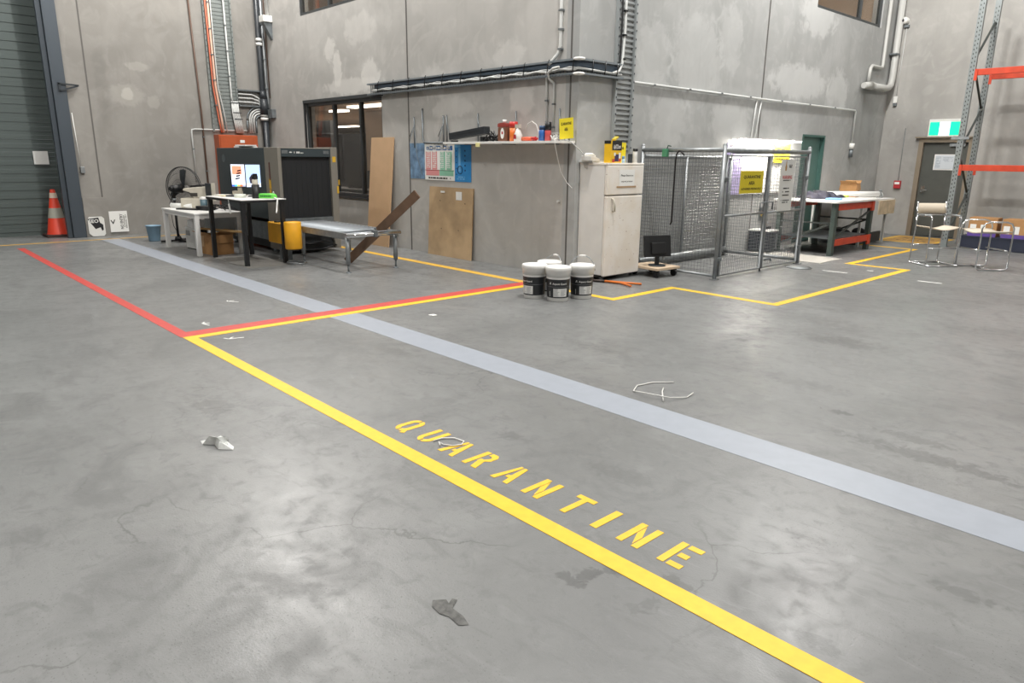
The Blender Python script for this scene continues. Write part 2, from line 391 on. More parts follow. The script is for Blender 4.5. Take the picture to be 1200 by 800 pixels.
# windows
m_frame = M('dark window frame', (66,70,72), .4, .3)
m_glass = bpy.data.materials.new('tinted glass'); m_glass.use_nodes = True
g = m_glass.node_tree; g.nodes.clear(); ou = g.nodes.new('ShaderNodeOutputMaterial'); mi = g.nodes.new('ShaderNodeMixShader'); tr = g.nodes.new('ShaderNodeBsdfTransparent'); gl = g.nodes.new('ShaderNodeBsdfGlossy')
tr.inputs[0].default_value = (.80,.80,.79,1); gl.inputs['Roughness'].default_value = .03; mi.inputs[0].default_value = .10
g.links.new(tr.outputs[0], mi.inputs[1]); g.links.new(gl.outputs[0], mi.inputs[2]); g.links.new(mi.outputs[0], ou.inputs[0])
def window(name, axis, plane, a0, a1, z0, z1, mull, t=.06, into=1, label=''):
    mb = MB(); d0, d1 = sorted((plane+into*.03, plane+into*.11))
    B = lambda p0, p1, q0, q1, e=0: mb.box(*( (p0,p1,d0-e,d1+e) if axis == 'y' else (d0-e,d1+e,p0,p1) ), q0, q1)
    B(a0,a0+t,z0,z1); B(a1-t,a1,z0,z1); B(a0+t,a1-t,z1-t,z1); B(a0+t,a1-t,z0,z0+t)
    for u in mull: B(u-t/2,u+t/2,z0+t,z1-t)
    w = struct(mb.build(name, m_frame, bevel=.004), label)
    es = [a0]+list(mull)+[a1]
    for u, q in zip(es, es[1:]):
        mb = MB(); c = plane+into*.07; s = t/2 if u != a0 else t; e = t/2 if q != a1 else t
        bb = (u+s+.001,q-e-.001); mb.box(*((bb[0],bb[1],c-.004,c+.004) if axis == 'y' else (c-.004,c+.004,bb[0],bb[1])), z0+t+.001, z1-t-.001)
        p = mb.build('pane', m_glass); p.parent = w
    return w
window('window_1', 'y', YB, *W1, (-12.99,-12.01), label='dark framed three light office window')
window('window_2', 'y', YB, *W2, (-12.97,), label='upper office window over the scanner')
window('window_3', 'x', XC, *W3, (15.64,), into=-1, label='upper office window at the far corner')
mb = MB(); mb.box(-14.13,-11.16,YB-.02,YB+.02,2.62,2.68); mb.box(-14.13,-14.08,YB-.012,YB+.02,.84,2.62); mb.box(-14.08,-11.2,YB-.03,YB+.05,.80,.84); struct(mb.build('window_trim', m_frame), 'dark flashing round the office window')
# the lit office behind the lower window
m_off = M('office beige wall', (178,158,138), .7); m_offc = M('office ceiling', (150,140,130), .8)
def room(name, x0, x1, y0, y1, z0, z1, mat, openface):
    mb = MB(); P = ((x0,y0,z0),(x1,y1,z1))
    mb.quad((x0,y0,z0),(x1,y0,z0),(x1,y1,z0),(x0,y1,z0)); mb.quad((x0,y0,z1),(x1,y0,z1),(x1,y1,z1),(x0,y1,z1))
    if openface != 'x1': mb.quad((x1,y0,z0),(x1,y1,z0),(x1,y1,z1),(x1,y0,z1))
    mb.quad((x0,y0,z0),(x0,y1,z0),(x0,y1,z1),(x0,y0,z1)); mb.quad((x0,y1,z0),(x1,y1,z0),(x1,y1,z1),(x0,y1,z1))
    if openface != 'y0': mb.quad((x0,y0,z0),(x1,y0,z0),(x1,y0,z1),(x0,y0,z1))
    return struct(mb.build(name, mat))
room('wall_office', -33.5, -10.6, YB+.22, 19, .05, 2.75, m_off, 'y0')
room('wall_upper_office', -17.5, -10.6, YB+.22, 10.6, 3.9, 6.6, m_off, 'y0')
room('wall_corner_office', -10.2, XC-.22, 13.0, 17.3, 3.9, 6.6, m_off, 'x1')
mb = MB(); mb.box(-18.93,-17.45,10.6,10.7,.06,2.19); mb.box(-20.0,-19.2,10.6,10.7,.06,2.58); mb.box(-20.0,-18.93,10.72,10.8,.06,1.9); w_ = MB(); w_.box(-17.38,-15.9,10.66,10.76,.06,2.74); struct(w_.build('wall_inner', m_off)); struct(mb.build('wall_partition', M('office partition', (70,74,78), .6)), 'dark partition inside the office')
mb = MB(); mb.box(-14.2,-11.3,7.55,8.2,.90,.94); mb.box(-14.2,-11.3,8.18,8.2,.1,1.30); mb.box(-14.15,-14.1,7.55,8.18,.1,.9); mb.box(-11.4,-11.35,7.55,8.18,.1,.9); tag(mb.build('office_desk', M('office desk dark', (60,62,64), .5)), 'dark desk with screen panel inside the office window', 'desk')
m_lamp = M('lit diffuser', (255,246,232), .5, emit=6)
for i, (x, y, q) in enumerate(((-17.3,9.83,.32),(-26.4,15.2,1.0),(-14.9,9.28,.85))):
    mb = MB(); mb.box(x-q,x+q,y-.12,y+.12,2.70,2.745)
    tag(mb.build('ceiling_batten', m_lamp), ('lit ceiling batten through the middle office pane', 'lit ceiling batten deep inside the office', 'lit ceiling batten through the right office pane')[i], 'light')
mb = MB(); mb.box(-8.9,-8.76,14.2,16.6,6.4,6.45); tag(mb.build('ceiling_batten', M('warm lit diffuser', (255,228,160), .5, emit=7)), 'lit ceiling batten inside the upper corner window', 'light')
mb = MB(); mb.box(-13.9,-12.7,9.4,9.5,6.4,6.45); tag(mb.build('ceiling_batten', m_lamp), 'lit ceiling batten inside the upper window over the scanner', 'light')

# doors
mb = MB(); mb.box(XC-.12,XC-.07,D1[0]+.04,D1[1]-.04,.01,D1[3]-.04); d = struct(mb.build('door_1', M('green door', (80,110,104), .45)), 'green door in the block wall beside the cage')
mb = MB(); mb.box(XC-.14,XC+.01,D1[0],D1[0]+.04,0,D1[3]); mb.box(XC-.14,XC+.01,D1[1]-.04,D1[1],0,D1[3]); mb.box(XC-.14,XC+.01,D1[0]+.04,D1[1]-.04,D1[3]-.04,D1[3]); o = mb.build('door_frame', M('green door frame', (60,92,86), .45)); o.parent = d
mb = MB(); mb.cyl((XC-.07,14.47,1.02),(XC-.02,14.47,1.02),.012); mb.cyl((XC-.02,14.47,1.02),(XC-.02,14.36,1.02),.010); o = mb.build('door_handle', m_chrome); o.parent = d
mb = MB(); mb.box(D2[0]+.045,D2[1]-.045,YR+.05,YR+.095,.01,D2[3]-.045); d = struct(mb.build('door_2', M('grey exit door', (78,80,76), .45, var=.04)), 'dark grey exit door under the exit sign')
mb = MB(); mb.box(D2[0]-.05,D2[0]+.045,YR-.03,YR+.1,0,2.1); mb.box(D2[1]-.045,D2[1]+.05,YR-.03,YR+.1,0,2.1); mb.box(D2[0]+.045,D2[1]-.045,YR-.03,YR+.1,D2[3]-.045,2.1); mb.box(D2[0]-.12,D2[1]+.12,YR-.10,YR-.001,2.105,2.13)
o = mb.build('door_frame', M('door frame taupe', (140,128,112), .4, .3)); o.parent = d
mb = MB(); mb.box(-5.60,-5.52,YR+.035,YR+.05,.95,1.09); mb.cyl((-5.56,YR+.04,1.0),(-5.56,YR-.02,1.0),.012); mb.cyl((-5.56,YR-.02,1.0),(-5.45,YR-.02,1.0),.011); o = mb.build('door_handle', m_chrome); o.parent = d
mb = MB(); mb.box(-5.15,-4.85,YR+.0,YR+.05,1.93,1.99); o = mb.build('door_closer', m_galv); o.parent = d
n = thing('notice', 'white framed evacuation notice on the grey exit door', 'notice', (-5.20,YR+.045,1.6))
mb = MB(); mb.box(-.215,.215,-.012,0,-.165,.165); o = mb.build('frame', m_white, n)
mb = MB(); mb.box(-.195,.195,-.016,-.0121,-.145,.145); mb.build('sheet', M('notice sheet', (206,212,218), .6), n)
mb = MB(); lines(mb, (-.13,-.018,0), (1,0,0), (0,0,1), .1, .24, 9, .4); lines(mb, (.06,-.018,.06), (1,0,0), (0,0,1), .2, .1, 4, .35); mb.build('print', M('grey print', (140,150,165), .6), n)

# ------------------------------------------------------------------ paint on the floor
def marking(name, mat, quads, label, z=.002, cat='floor marking', group=None):
    mb = MB()
    for q in quads:
        mb.prism([(p[0], p[1]) for p in q], (0,0,0), (1,0,0), (0,1,0), z)
    return tag(mb.build(name, mat), label, cat, group)
R_ = lambda x0, x1, y0, y1: [(x0,y0),(x1,y0),(x1,y1),(x0,y1)]
K = 1.6/1.55
marking('grey_floor_stripe', m_greyl, [R_(-15.25,2.6,3.325*K,3.632*K)], 'wide pale grey painted stripe running diagonally across the concrete floor', .0015)
marking('yellow_floor_line', m_yel, [R_(-6.32*K,2.2,1.957*K,2.052*K),[(-6.32*K,2.052*K),(-6.22*K,2.052*K),(-6.22*K,6.16*K),(-6.32*K,6.16*K)]], 'broad yellow floor line with a square corner beside the QUARANTINE lettering', .0025)
marking('red_floor_line', m_red, [R_(-14.6,-6.326*K,1.945*K,2.045*K), [(-6.50*K,2.045*K),(-6.326*K,2.045*K),(-6.326*K,6.20*K),(-6.50*K,6.20*K)]], 'red floor line meeting the yellow line at its corner', .0022)
marking('yellow_tape_line', m_yelfar, [R_(-13.9,-6.5,6.37,6.50)], 'yellow tape line on the floor along the block wall behind the roller table')
marking('yellow_tape_line', m_yelfar, [R_(-15.28,-15.2,-1.6,5.9)], 'thin yellow tape line along the foot of the left wall')
zz = [(-6.43,6.42),(-5.17,6.42),(-5.17,7.62),(-3.77,7.62),(-3.77,11.72),(-4.63,11.72),(-4.63,14.66),(-5.75,14.66)]
mb = MB()
for (x0,y0), (x1,y1) in zip(zz, zz[1:]):
    w = .05; mb.prism(R_(min(x0,x1)-w, max(x0,x1)+w, min(y0,y1)-w, max(y0,y1)+w), (0,0,0), (1,0,0), (0,1,0), .002+.0001*zz.index((x0,y0)))
tag(mb.build('yellow_floor_line', m_yel), 'yellow floor line zigzagging past the fridge, cage and workbench', 'floor marking')
mt = thing('door_mat_marking', 'yellow bordered hatched floor panel painted before the exit door', 'floor marking', (-5.25,16.55,0))
mb = MB()
for b in ((-.56,.56,-.72,-.62),(-.56,.56,.62,.72),(-.56,-.46,-.62,.62),(.46,.56,-.62,.62)): mb.box(*b, 0, .002)
mb.build('border', m_yelfar, mt)
mb = MB(); mb.box(-.45,.45,-.61,.61,0,.0015); mb.build('field', M('worn ochre paint', (178,138,78), .7, var=.2, vscale=14), mt)
mb = MB()
for k, t in enumerate(('KEEP','CLEAR')): text(mb, t, (0,.2-.4*k,.0022), (1,0,0), (0,1,0), .6, .26)
mb.build('lettering', M('worn dark lettering', (112,92,62), .7), mt)
# small dashes of pale tape
for i, (x, y, a, l) in enumerate(((-4.41,10.68,.03,.36),(-3.15,10.78,.03,.30),(-4.1,11.2,.0,.09),(-3.75,11.15,0,.07))):
    mb = MB(); c, s_ = math.cos(a)*l/2, math.sin(a)*l/2; n_ = (-math.sin(a)*.02, math.cos(a)*.02)
    mb.prism([(x-c-n_[0],y-s_-n_[1]),(x+c-n_[0],y+s_-n_[1]),(x+c+n_[0],y+s_+n_[1]),(x-c+n_[0],y-s_+n_[1])], (0,0,0), (1,0,0), (0,1,0), .0012)
    tag(mb.build('tape_mark', m_paper), ('long pale tape dash on the floor inside the yellow zigzag', 'pale tape dash on the floor outside the zigzag by the chairs', 'short tape fleck against the yellow zigzag', 'short tape fleck just outside the yellow zigzag')[i], 'tape mark')
# stencilled word, ten letters: strokes in a cell .12 wide and .19 high
def letter_polys(ch):
    w, h, s, g = .112, .195, .034, .012
    if ch == 'I': return [[(.0,0),(s+.006,0),(s+.006,h),(0,h)]]
    if ch == 'E': return [[(0,0),(s,0),(s,h),(0,h)],[(s+g,0),(w,0),(w,s),(s+g,s)],[(s+g,h/2-s/2),(w*.82,h/2-s/2),(w*.82,h/2+s/2),(s+g,h/2+s/2)],[(s+g,h-s),(w,h-s),(w,h),(s+g,h)]]
    if ch == 'T': return [[(0,h-s),(w,h-s),(w,h),(0,h)],[(w/2-s/2,0),(w/2+s/2,0),(w/2+s/2,h-s),(w/2-s/2,h-s)]]
    if ch == 'N': return [[(0,0),(s,0),(s,h),(0,h)],[(w-s+.006,0),(w+.006,0),(w+.006,h),(w-s+.006,h)],[(s+.004,h*.92),(s+.004,h*.55),(w-s+.001,h*.08),(w-s+.001,h*.45)]]
    if ch == 'A': return [[(0,0),(s,0),(w/2-.002,h*.88),(w/2-.002,h),(w/2-s*.6,h)],[(w-s+.02,0),(w+.02,0),(w/2+s*.6+.01,h),(w/2+.008,h),(w/2+.008,h*.86),(w*.66,h*.42),(w*.52,h*.42),(w*.52,h*.28),(w*.76,h*.28)]]
    if ch == 'R': return [[(0,0),(s,0),(s,h),(0,h)],[(s+g,h-s),(w*.62,h-s),(w*.74,h-s*1.3),(w*.74,h-s*1.9),(w*.62,h*.5+.008),(s+g,h*.5+.008),(s+g,h*.5-s+.012),(w*.45,h*.5-s+.012),(w-s,0),(w+.008,0),(w*.78,h*.47),(w,h*.58),(w,h*.88),(w*.8,h),(s+g,h)]]
    arc = lambda cx, cy, rx, ry, a0, a1, n=10: [(cx+rx*math.cos(math.radians(a0+(a1-a0)*i/n)), cy+ry*math.sin(math.radians(a0+(a1-a0)*i/n))) for i in range(n+1)]
    if ch == 'U':
        L = [(0,h),(0,w/2)]+arc(w/2,w/2,w/2,w/2,180,262)+arc(w/2,w/2,w/2-s,w/2-s,258,180)+[(s,h)]
        Rr = [(w,h),(w,w/2)]+arc(w/2,w/2,w/2,w/2,0,-82)+arc(w/2,w/2,w/2-s,w/2-s,-78,0)+[(w-s,h)]
        return [L, Rr]
    if ch == 'Q':
        r = w/2; L = arc(r,h-r,r,r,98,180)+arc(r,r,r,r,180,262)+arc(r,r,r-s,r-s,258,180)+arc(r,h-r,r-s,r-s,180,102)
        Rr = arc(r,h-r,r,r,82,0)+arc(r,r,r,r,0,-20,4)+[(w+.018,.0),(w-.012,-.014),(w*.76,.022)]+arc(r,r,r,r,-58,-82,4)+arc(r,r,r-s,r-s,-78,0)+arc(r,h-r,r-s,r-s,0,78)
        return [L, Rr]
w_ = thing('floor_lettering', 'yellow stencilled word QUARANTINE painted beside the broad yellow line', 'lettering', (-2.5,2.22,0))
for ch, x in zip('QUARANTINE', (-3.455,-3.228,-2.995,-2.782,-2.545,-2.315,-2.087,-1.862,-1.712,-1.496)):
    mb = MB()
    for p in letter_polys(ch): mb.prism([(x+2.5+a, b) for a, b in p], (0,0,0), (1,0,0), (0,1,0), .002)
    mb.build('letter', m_yel, w_)
# ------------------------------------------------------------------ left wall corner
t = thing('traffic_cone', 'orange traffic cone with pale reflective bands beside the door column', 'cone', (-16.36,2.97,0))
mb = MB(); mb.cbox((0,0,.025), (.48,.48,.05)); mb.build('base', M('cone rubber base', (70,48,44), .7), t, bevel=.01)
mb = MB(); mb.lathe([(.20,.05),(.19,.06),(.04,.90),(.036,.905),(.03,.90)]); mb.build('body', M('cone orange', (226,70,46), .5), t, bevel=0)
rr = lambda z: .19-(z-.06)*(.15/.84)
mb = MB(); mb.lathe([(rr(.36)+.003,.36),(rr(.55)+.003,.55)], seg=24); mb.build('reflective_band', M('reflective band', (176,176,164), .35), t)
mb = MB(); mb.lathe([(rr(.74)+.004,.74),(rr(.84)+.006,.84)], seg=24); mb.build('top_band', M('white band', (232,214,196), .4), t)
# corner sign, leaning board
t = thing('leaning_sign', 'white NO ENTRY sign turned on its side against the wall', 'sign', (XL+.02,3.93,.07))
mb = MB(); mb.box(0,.006,-.172,.172,0,.41); mb.build('panel', m_paper, t)
mb = MB(); X_, Y_ = (0,0,1), (0,-1,0)
# seen facing +x the viewer's right is +y; the sign reads upwards
text(mb, 'NO ENTRY', (.0075,.055,.205), (0,0,1), (0,-1,0), .30, .055); text(mb, 'AUTHORISED', (.0075,.105,.205), (0,0,1), (0,-1,0), .24, .025); text(mb, 'PERSONNEL ONLY', (.0075,.14,.205), (0,0,1), (0,-1,0), .27, .022)
text(mb, 'V', (.0075,-.10,.20), (0,1,.15), (0,0,1), .09, .085)
mb.build('lettering', m_ink, t)
t = thing('sticker_board', 'white rounded board with black torn sticker leaning by the door column', 'panel', (XL+.05,3.54,.012))
mb = MB(); rp = [(-.16,.06),(-.10,0),(.10,0),(.13,.04),(.13,.34),(.09,.38),(-.13,.38),(-.16,.33)]
mb.prism(rp, (0,0,0), (0,1,0), (0,0,1), .012); mb.build('board', m_wplas, t)
mb = MB(); mb.flat([(-.165,.34),(.03,.36),(.05,.26),(.10,.22),(.10,.12),(.07,.10),(.05,.17),(-.04,.14)], (.0135,0,0), (0,1,0), (0,0,1)); mb.build('sticker', M('black sticker', (30,30,34), .5), t)
mb = MB(); text(mb, 'SEO', (.015,-.06,.295), (0,1,0), (0,0,1), .17, .07); mb.build('lettering', m_paper, t)
mb = MB(); mb.bar((XL+.07,3.2,2.83),(XL+.07,3.54,2.81),.03); mb.bar((XL+.07,3.22,2.70),(XL+.07,3.52,2.80),.03); mb.bar((XL+.07,3.22,2.84),(XL+.07,3.22,2.69),.03)
tag(mb.build('wall_bracket', m_dark), 'black triangular bracket high on the door column', 'bracket')
t = thing('isolator_switch', 'small grey switch with chain cord beside the door column', 'switch', (XL,3.42,1.22))
mb = MB(); mb.box(0,.06,-.035,.035,0,.12); mb.build('body', m_galv, t, bevel=.005)
mb = MB(); mb.cyl((.03,-.02,.12),(.03,-.05,1.1),.008); mb.build('cord', m_wplas, t)
mb = MB(); mb.lathe([(0,.008),(.095,.0),(.10,.01),(.128,.275),(.142,.28),(.142,.292),(.125,.292),(.1,.02),(0,.02)], seg=28)
tag(mb.build('waste_bin', M('blue grey plastic', (126,156,176), .5), loc=(-14.42,4.16,0)), 'pale blue plastic waste bin near the left wall', 'bin')

# pedestal fan (head turned away: grille seen from behind)
t = thing('pedestal_fan', 'large black pedestal fan with wire grille behind the white desk', 'fan', (-14.02,4.46,0))
mb = MB()
for a in (20,140,260): mb.bar((0,0,.03),(.30*math.cos(math.radians(a)),.30*math.sin(math.radians(a)),.02),.05,.03)
mb.lathe([(.0,.10),(.05,.10),(.07,.03),(0,.03)]); mb.build('base', m_black, t)
mb = MB(); mb.cyl((0,0,.05),(0,0,.80),.022); mb.cyl((0,0,.80),(0,0,.88),.03); mb.build('pole', m_black, t)
mb = MB(); mb.cyl((0,0,.76),(0,0,.80),.034); mb.build('collar', m_galv, t)
back = (TOCAM*.8+LAT*(-.25)).normalized()    # from grille toward the viewer
fc = Vector((0,0,.98))-back*.10+LAT*.09; fu = Vector((0,0,1)); fl = back.cross(fu).normalized()
mb = MB(); mb.cyl(fc+back*.01, fc+back*.26, .085, .06, 16); mb.cyl(fc+back*.26, fc+back*.30, .06, .035, 16); mb.bar(fc+back*.14-Vector((0,0,.02)), Vector((0,0,.86)), .05); mb.build('motor', m_black, t)
mb = MB(); C_ = lambda r, a, d: fc+back*d+(fl*math.cos(a)+fu*math.sin(a))*r
for r, d, q in ((.385,-.03,.009),(.385,-.07,.007),(.27,.045,.0025),(.16,.06,.0025)): mb.tube([C_(r, 2*PI*i/40, d) for i in range(40)], q, 5, True)
for i in range(56):
    a = 2*PI*i/56
    mb.tube([C_(.09,a,.07),C_(.27,a+.10,.045),C_(.385,a+.18,-.03)], .0026, 4); mb.tube([C_(.06,a,-.12),C_(.3,a-.06,-.11),C_(.385,a-.1,-.07)], .0026, 4)
mb.build('grille', M('grille wire', (44,46,46), .5), t)
for k in range(3):
    a = math.radians(96+120*k); mb = MB(); n_ = 5
    pr = [C_(.05,a-.35,-.03),C_(.16,a-.34,-.015),C_(.33,a-.20,-.02),C_(.35,a+.0,-.045),C_(.33,a+.14,-.055),C_(.15,a+.15,-.055),C_(.05,a+.3,-.05)]
    vs = [mb.v(p) for p in pr]; vb = [mb.v(p-back*.006) for p in pr]; mb.f(vs); mb.f(vb[::-1])
    for i in range(7): mb.f([vs[i],vs[(i+1)%7],vb[(i+1)%7],vb[i]])
    mb.build('blade', M('fan blade', (46,50,54), .35), t)
mb = MB(); mb.tube([fc+back*.2+fu*-.06, Vector((-.1,-.06,.7)), Vector((-.06,-.05,.4)), Vector((.0,-.06,.3)), Vector((.1,.05,.02))], .006, 5); mb.build('cord', m_black, t)

# white desk
DX0, DX1, DY0, DY1, DZ = -13.30, -11.72, 4.0, 4.78, .685
t = thing('desk', 'low white steel desk in front of the pedestal fan', 'desk', ((DX0+DX1)/2,(DY0+DY1)/2,0))
hx, hy = (DX1-DX0)/2, (DY1-DY0)/2
mb = MB(); mb.box(-hx,hx,-hy,hy,DZ-.025,DZ); mb.build('desktop', m_white, t, bevel=.004)
mb = MB(); mb.box(-hx+.02,hx-.02,-hy+.02,-hy+.05,DZ-.085,DZ-.025); mb.box(-hx+.02,hx-.02,hy-.05,hy-.02,DZ-.085,DZ-.025); mb.box(-hx+.02,-hx+.05,-hy+.05,hy-.05,DZ-.085,DZ-.025); mb.box(hx-.05,hx-.02,-hy+.05,hy-.05,DZ-.085,DZ-.025)
mb.build('apron', m_white, t)
mb = MB(); mb.box(-hx+.1,hx-.1,hy-.10,hy-.085,.28,DZ-.09); mb.build('modesty_panel', M('grey modesty panel', (150,152,150), .6), t)
for sx in (-1,1):
    for sy in (-1,1):
        mb = MB(); x = sx*(hx-.045); y = sy*(hy-.045); mb.box(x-.035,x+.035,y-.035,y+.035,0,DZ-.025); mb.build('leg', m_white, t, bevel=.004)
# things on the white desk
t = thing('label_printer', 'old beige printer with raised head at the back of the white desk', 'printer', (-13.02,4.54,DZ), math.radians(47))
mb = MB(); mb.box(-.24,.22,-.17,.15,0,.17); mb.build('body', m_beige, t, bevel=.02)
mb = MB(); mb.prism([(-.02,.17),(.22,.17),(.22,.35),(.19,.37),(-.18,.335),(-.20,.30),(-.08,.27)], (0,.14,0), (1,0,0), (0,0,1), .28); mb.build('head', m_beige, t, bevel=.012)
mb = MB(); mb.prism([(-.09,.352),(.13,.366),(.14,.38),(.11,.405),(-.08,.385)], (0,.05,0), (1,0,0), (0,0,1), .14); mb.build('handset', m_black, t, bevel=.02)
mb = MB(); mb.box(-.06,.06,-.145,-.135,.20,.26); mb.build('paper_slot', M('slot dark', (60,58,54), .6), t)
t = thing('monitor', 'small dark monitor seen end on at the back of the white desk', 'monitor', (-12.60,4.60,DZ), math.radians(-85))
mb = MB(); mb.box(-.02,.02,-.12,.12,.15,.43); mb.build('screen', m_dark, t, bevel=.004); mb = MB(); mb.box(-.03,.03,.121,.150,.14,.44); mb.build('bezel', m_beige, t)
mb = MB(); mb.box(-.02,.019,-.03,.03,.015,.149); mb.box(-.08,.08,-.1,.1,0,.015); mb.build('stand', m_dark, t)
mb = MB(); mb.cyl((-13.27,4.16,DZ+.04),(-12.93,4.40,DZ+.04),.04,seg=20); tag(mb.build('paper_roll', m_paper), 'white roll of paper lying on the white desk', 'paper roll')
mb = MB(); mb.cbox((-12.60,4.24,DZ+.013), (.44,.16,.022), Matrix.Rotation(.5,3,'Z')); tag(mb.build('keyboard', m_black, bevel=.005), 'black keyboard on the front of the white desk', 'keyboard')
mb = MB(); mb.cbox((-12.36,4.42,DZ+.035), (.28,.18,.07), Matrix.Rotation(.3,3,'Z')); tag(mb.build('power_box', m_black, bevel=.008), 'flat black power box on the white desk', 'box')
t = thing('wipes_tub', 'blue grey wipes tub with white lid on the white desk', 'tub', (-12.70,4.52,DZ))
mb = MB(); mb.lathe([(0,0),(.06,0),(.06,.16),(0,.16)]); mb.build('tub', M('tub blue grey', (96,120,130), .4), t); mb = MB(); mb.lathe([(.062,.16),(.062,.195),(.03,.205),(0,.205)]); mb.build('lid', m_white, t)
mb = MB()
for k in range(6):
    r = random.Random(k); p = [(-12.1+r.uniform(-.2,.1),4.6+r.uniform(-.06,.06),DZ+.008+.012*k)]
    for i in range(7): p.append((p[-1][0]+r.uniform(-.12,.12), min(4.74,max(4.5,p[-1][1]+r.uniform(-.1,.1))), DZ+.008+r.uniform(0,.10)))
    p.append((-11.9,4.77,DZ+.02)); mb.tube(p, .007, 5)
mb.tube([(-11.85,4.82,DZ),(-11.86,4.86,.5),(-11.95,4.84,.3),(-11.9,4.85,.02)], .008, 5)
tag(mb.build('cable_tangle', m_black), 'tangle of black cables at the back of the white desk', 'cable')
# under the white desk
t = thing('computer_tower', 'white computer tower on the floor under the white desk', 'computer', (-12.75,4.36,.015), math.radians(5))
mb = MB(); mb.box(-.23,.23,-.09,.09,0,.36); mb.build('case', m_wplas, t, bevel=.008)
mb = MB(); mb.box(.23,.236,-.085,.085,.005,.355); mb.build('front_panel', m_black, t); mb = MB(); mb.box(-.2,-.05,-.095,-.09,.22,.30); mb.build('drive_bay', M('bay grey', (150,150,148), .5), t)
mb = MB(); mb.box(-.22,.2,-.08,.08,-.015,0); mb.build('foot', m_black, t)
mb = MB(); mb.cbox((-12.72,4.36,.44), (.30,.20,.13)); mb.cyl((-12.66,4.30,.50),(-12.56,4.26,.56),.03); tag(mb.build('desk_phone', m_wplas, bevel=.015), 'white phone base on top of the computer tower', 'phone')
t = thing('cardboard_box', 'open brown cardboard box under the white desk', 'box', (-11.98,4.40,0), math.radians(6))
def carton(t, w, d, h, flaps=True, mat=None):
    mat = mat or m_card; mb = MB()
    for b in ((-w/2,w/2,-d/2,-d/2+.008,0,h),(-w/2,w/2,d/2-.008,d/2,0,h),(-w/2,-w/2+.008,-d/2+.008,d/2-.008,0,h),(w/2-.008,w/2,-d/2+.008,d/2-.008,0,h),(-w/2+.008,w/2-.008,-d/2+.008,d/2-.008,0,.01)): mb.box(*b)
    mb.build('body', mat, t)
    if flaps:
        for s in (-1,1):
            mb = MB(); mb.quad((-w/2,s*d/2,h),(w/2,s*d/2,h),(w/2,s*(d/2+.10),h+.05),(-w/2,s*(d/2+.10),h+.05)); f_ = mb.build('flap', mat, t); so = f_.modifiers.new('s','SOLIDIFY'); so.thickness = .006
            mb = MB(); mb.quad((s*w/2,-d/2,h),(s*w/2,d/2,h),(s*(w/2+.02),d/2,h-.13),(s*(w/2+.02),-d/2,h-.13)); f_ = mb.build('flap', mat, t); so = f_.modifiers.new('s','SOLIDIFY'); so.thickness = .006
carton(t, .46, .36, .32); mb = MB(); mb.box(-.16,-.04,-.187,-.18,.12,.30); mb.build('label', M('carton label', (206,170,130), .7), t)
mb = MB(); mb.bar((-12.12,4.22,.41),(-11.5,4.70,.37),.045,.03); tag(mb.build('timber_offcut', M('pale timber', (200,164,112), .7)), 'pale timber offcut lying across the open box', 'timber')

# black tall desk
BX0, BX1, BY0, BY1, BZ = -11.57, -10.23, 4.15, 4.85, .965
t = thing('desk', 'tall black framed desk with white top holding two screens', 'desk', ((BX0+BX1)/2,(BY0+BY1)/2,0)); hx, hy = (BX1-BX0)/2, (BY1-BY0)/2
mb = MB(); mb.box(-hx,hx,-hy,hy,BZ-.012,BZ); mb.build('desktop', m_white, t, bevel=.003)
mb = MB(); mb.box(-hx+.002,hx-.002,-hy+.002,hy-.002,BZ-.045,BZ-.0125); mb.build('top_frame', m_black, t, bevel=.003)
for sx in (-1,1):
    for sy in (-1,1):
        mb = MB(); x = sx*(hx-.05); y = sy*(hy-.05); mb.box(x-.03,x+.03,y-.03,y+.03,0,BZ-.045); mb.build('leg', m_black, t, bevel=.003)
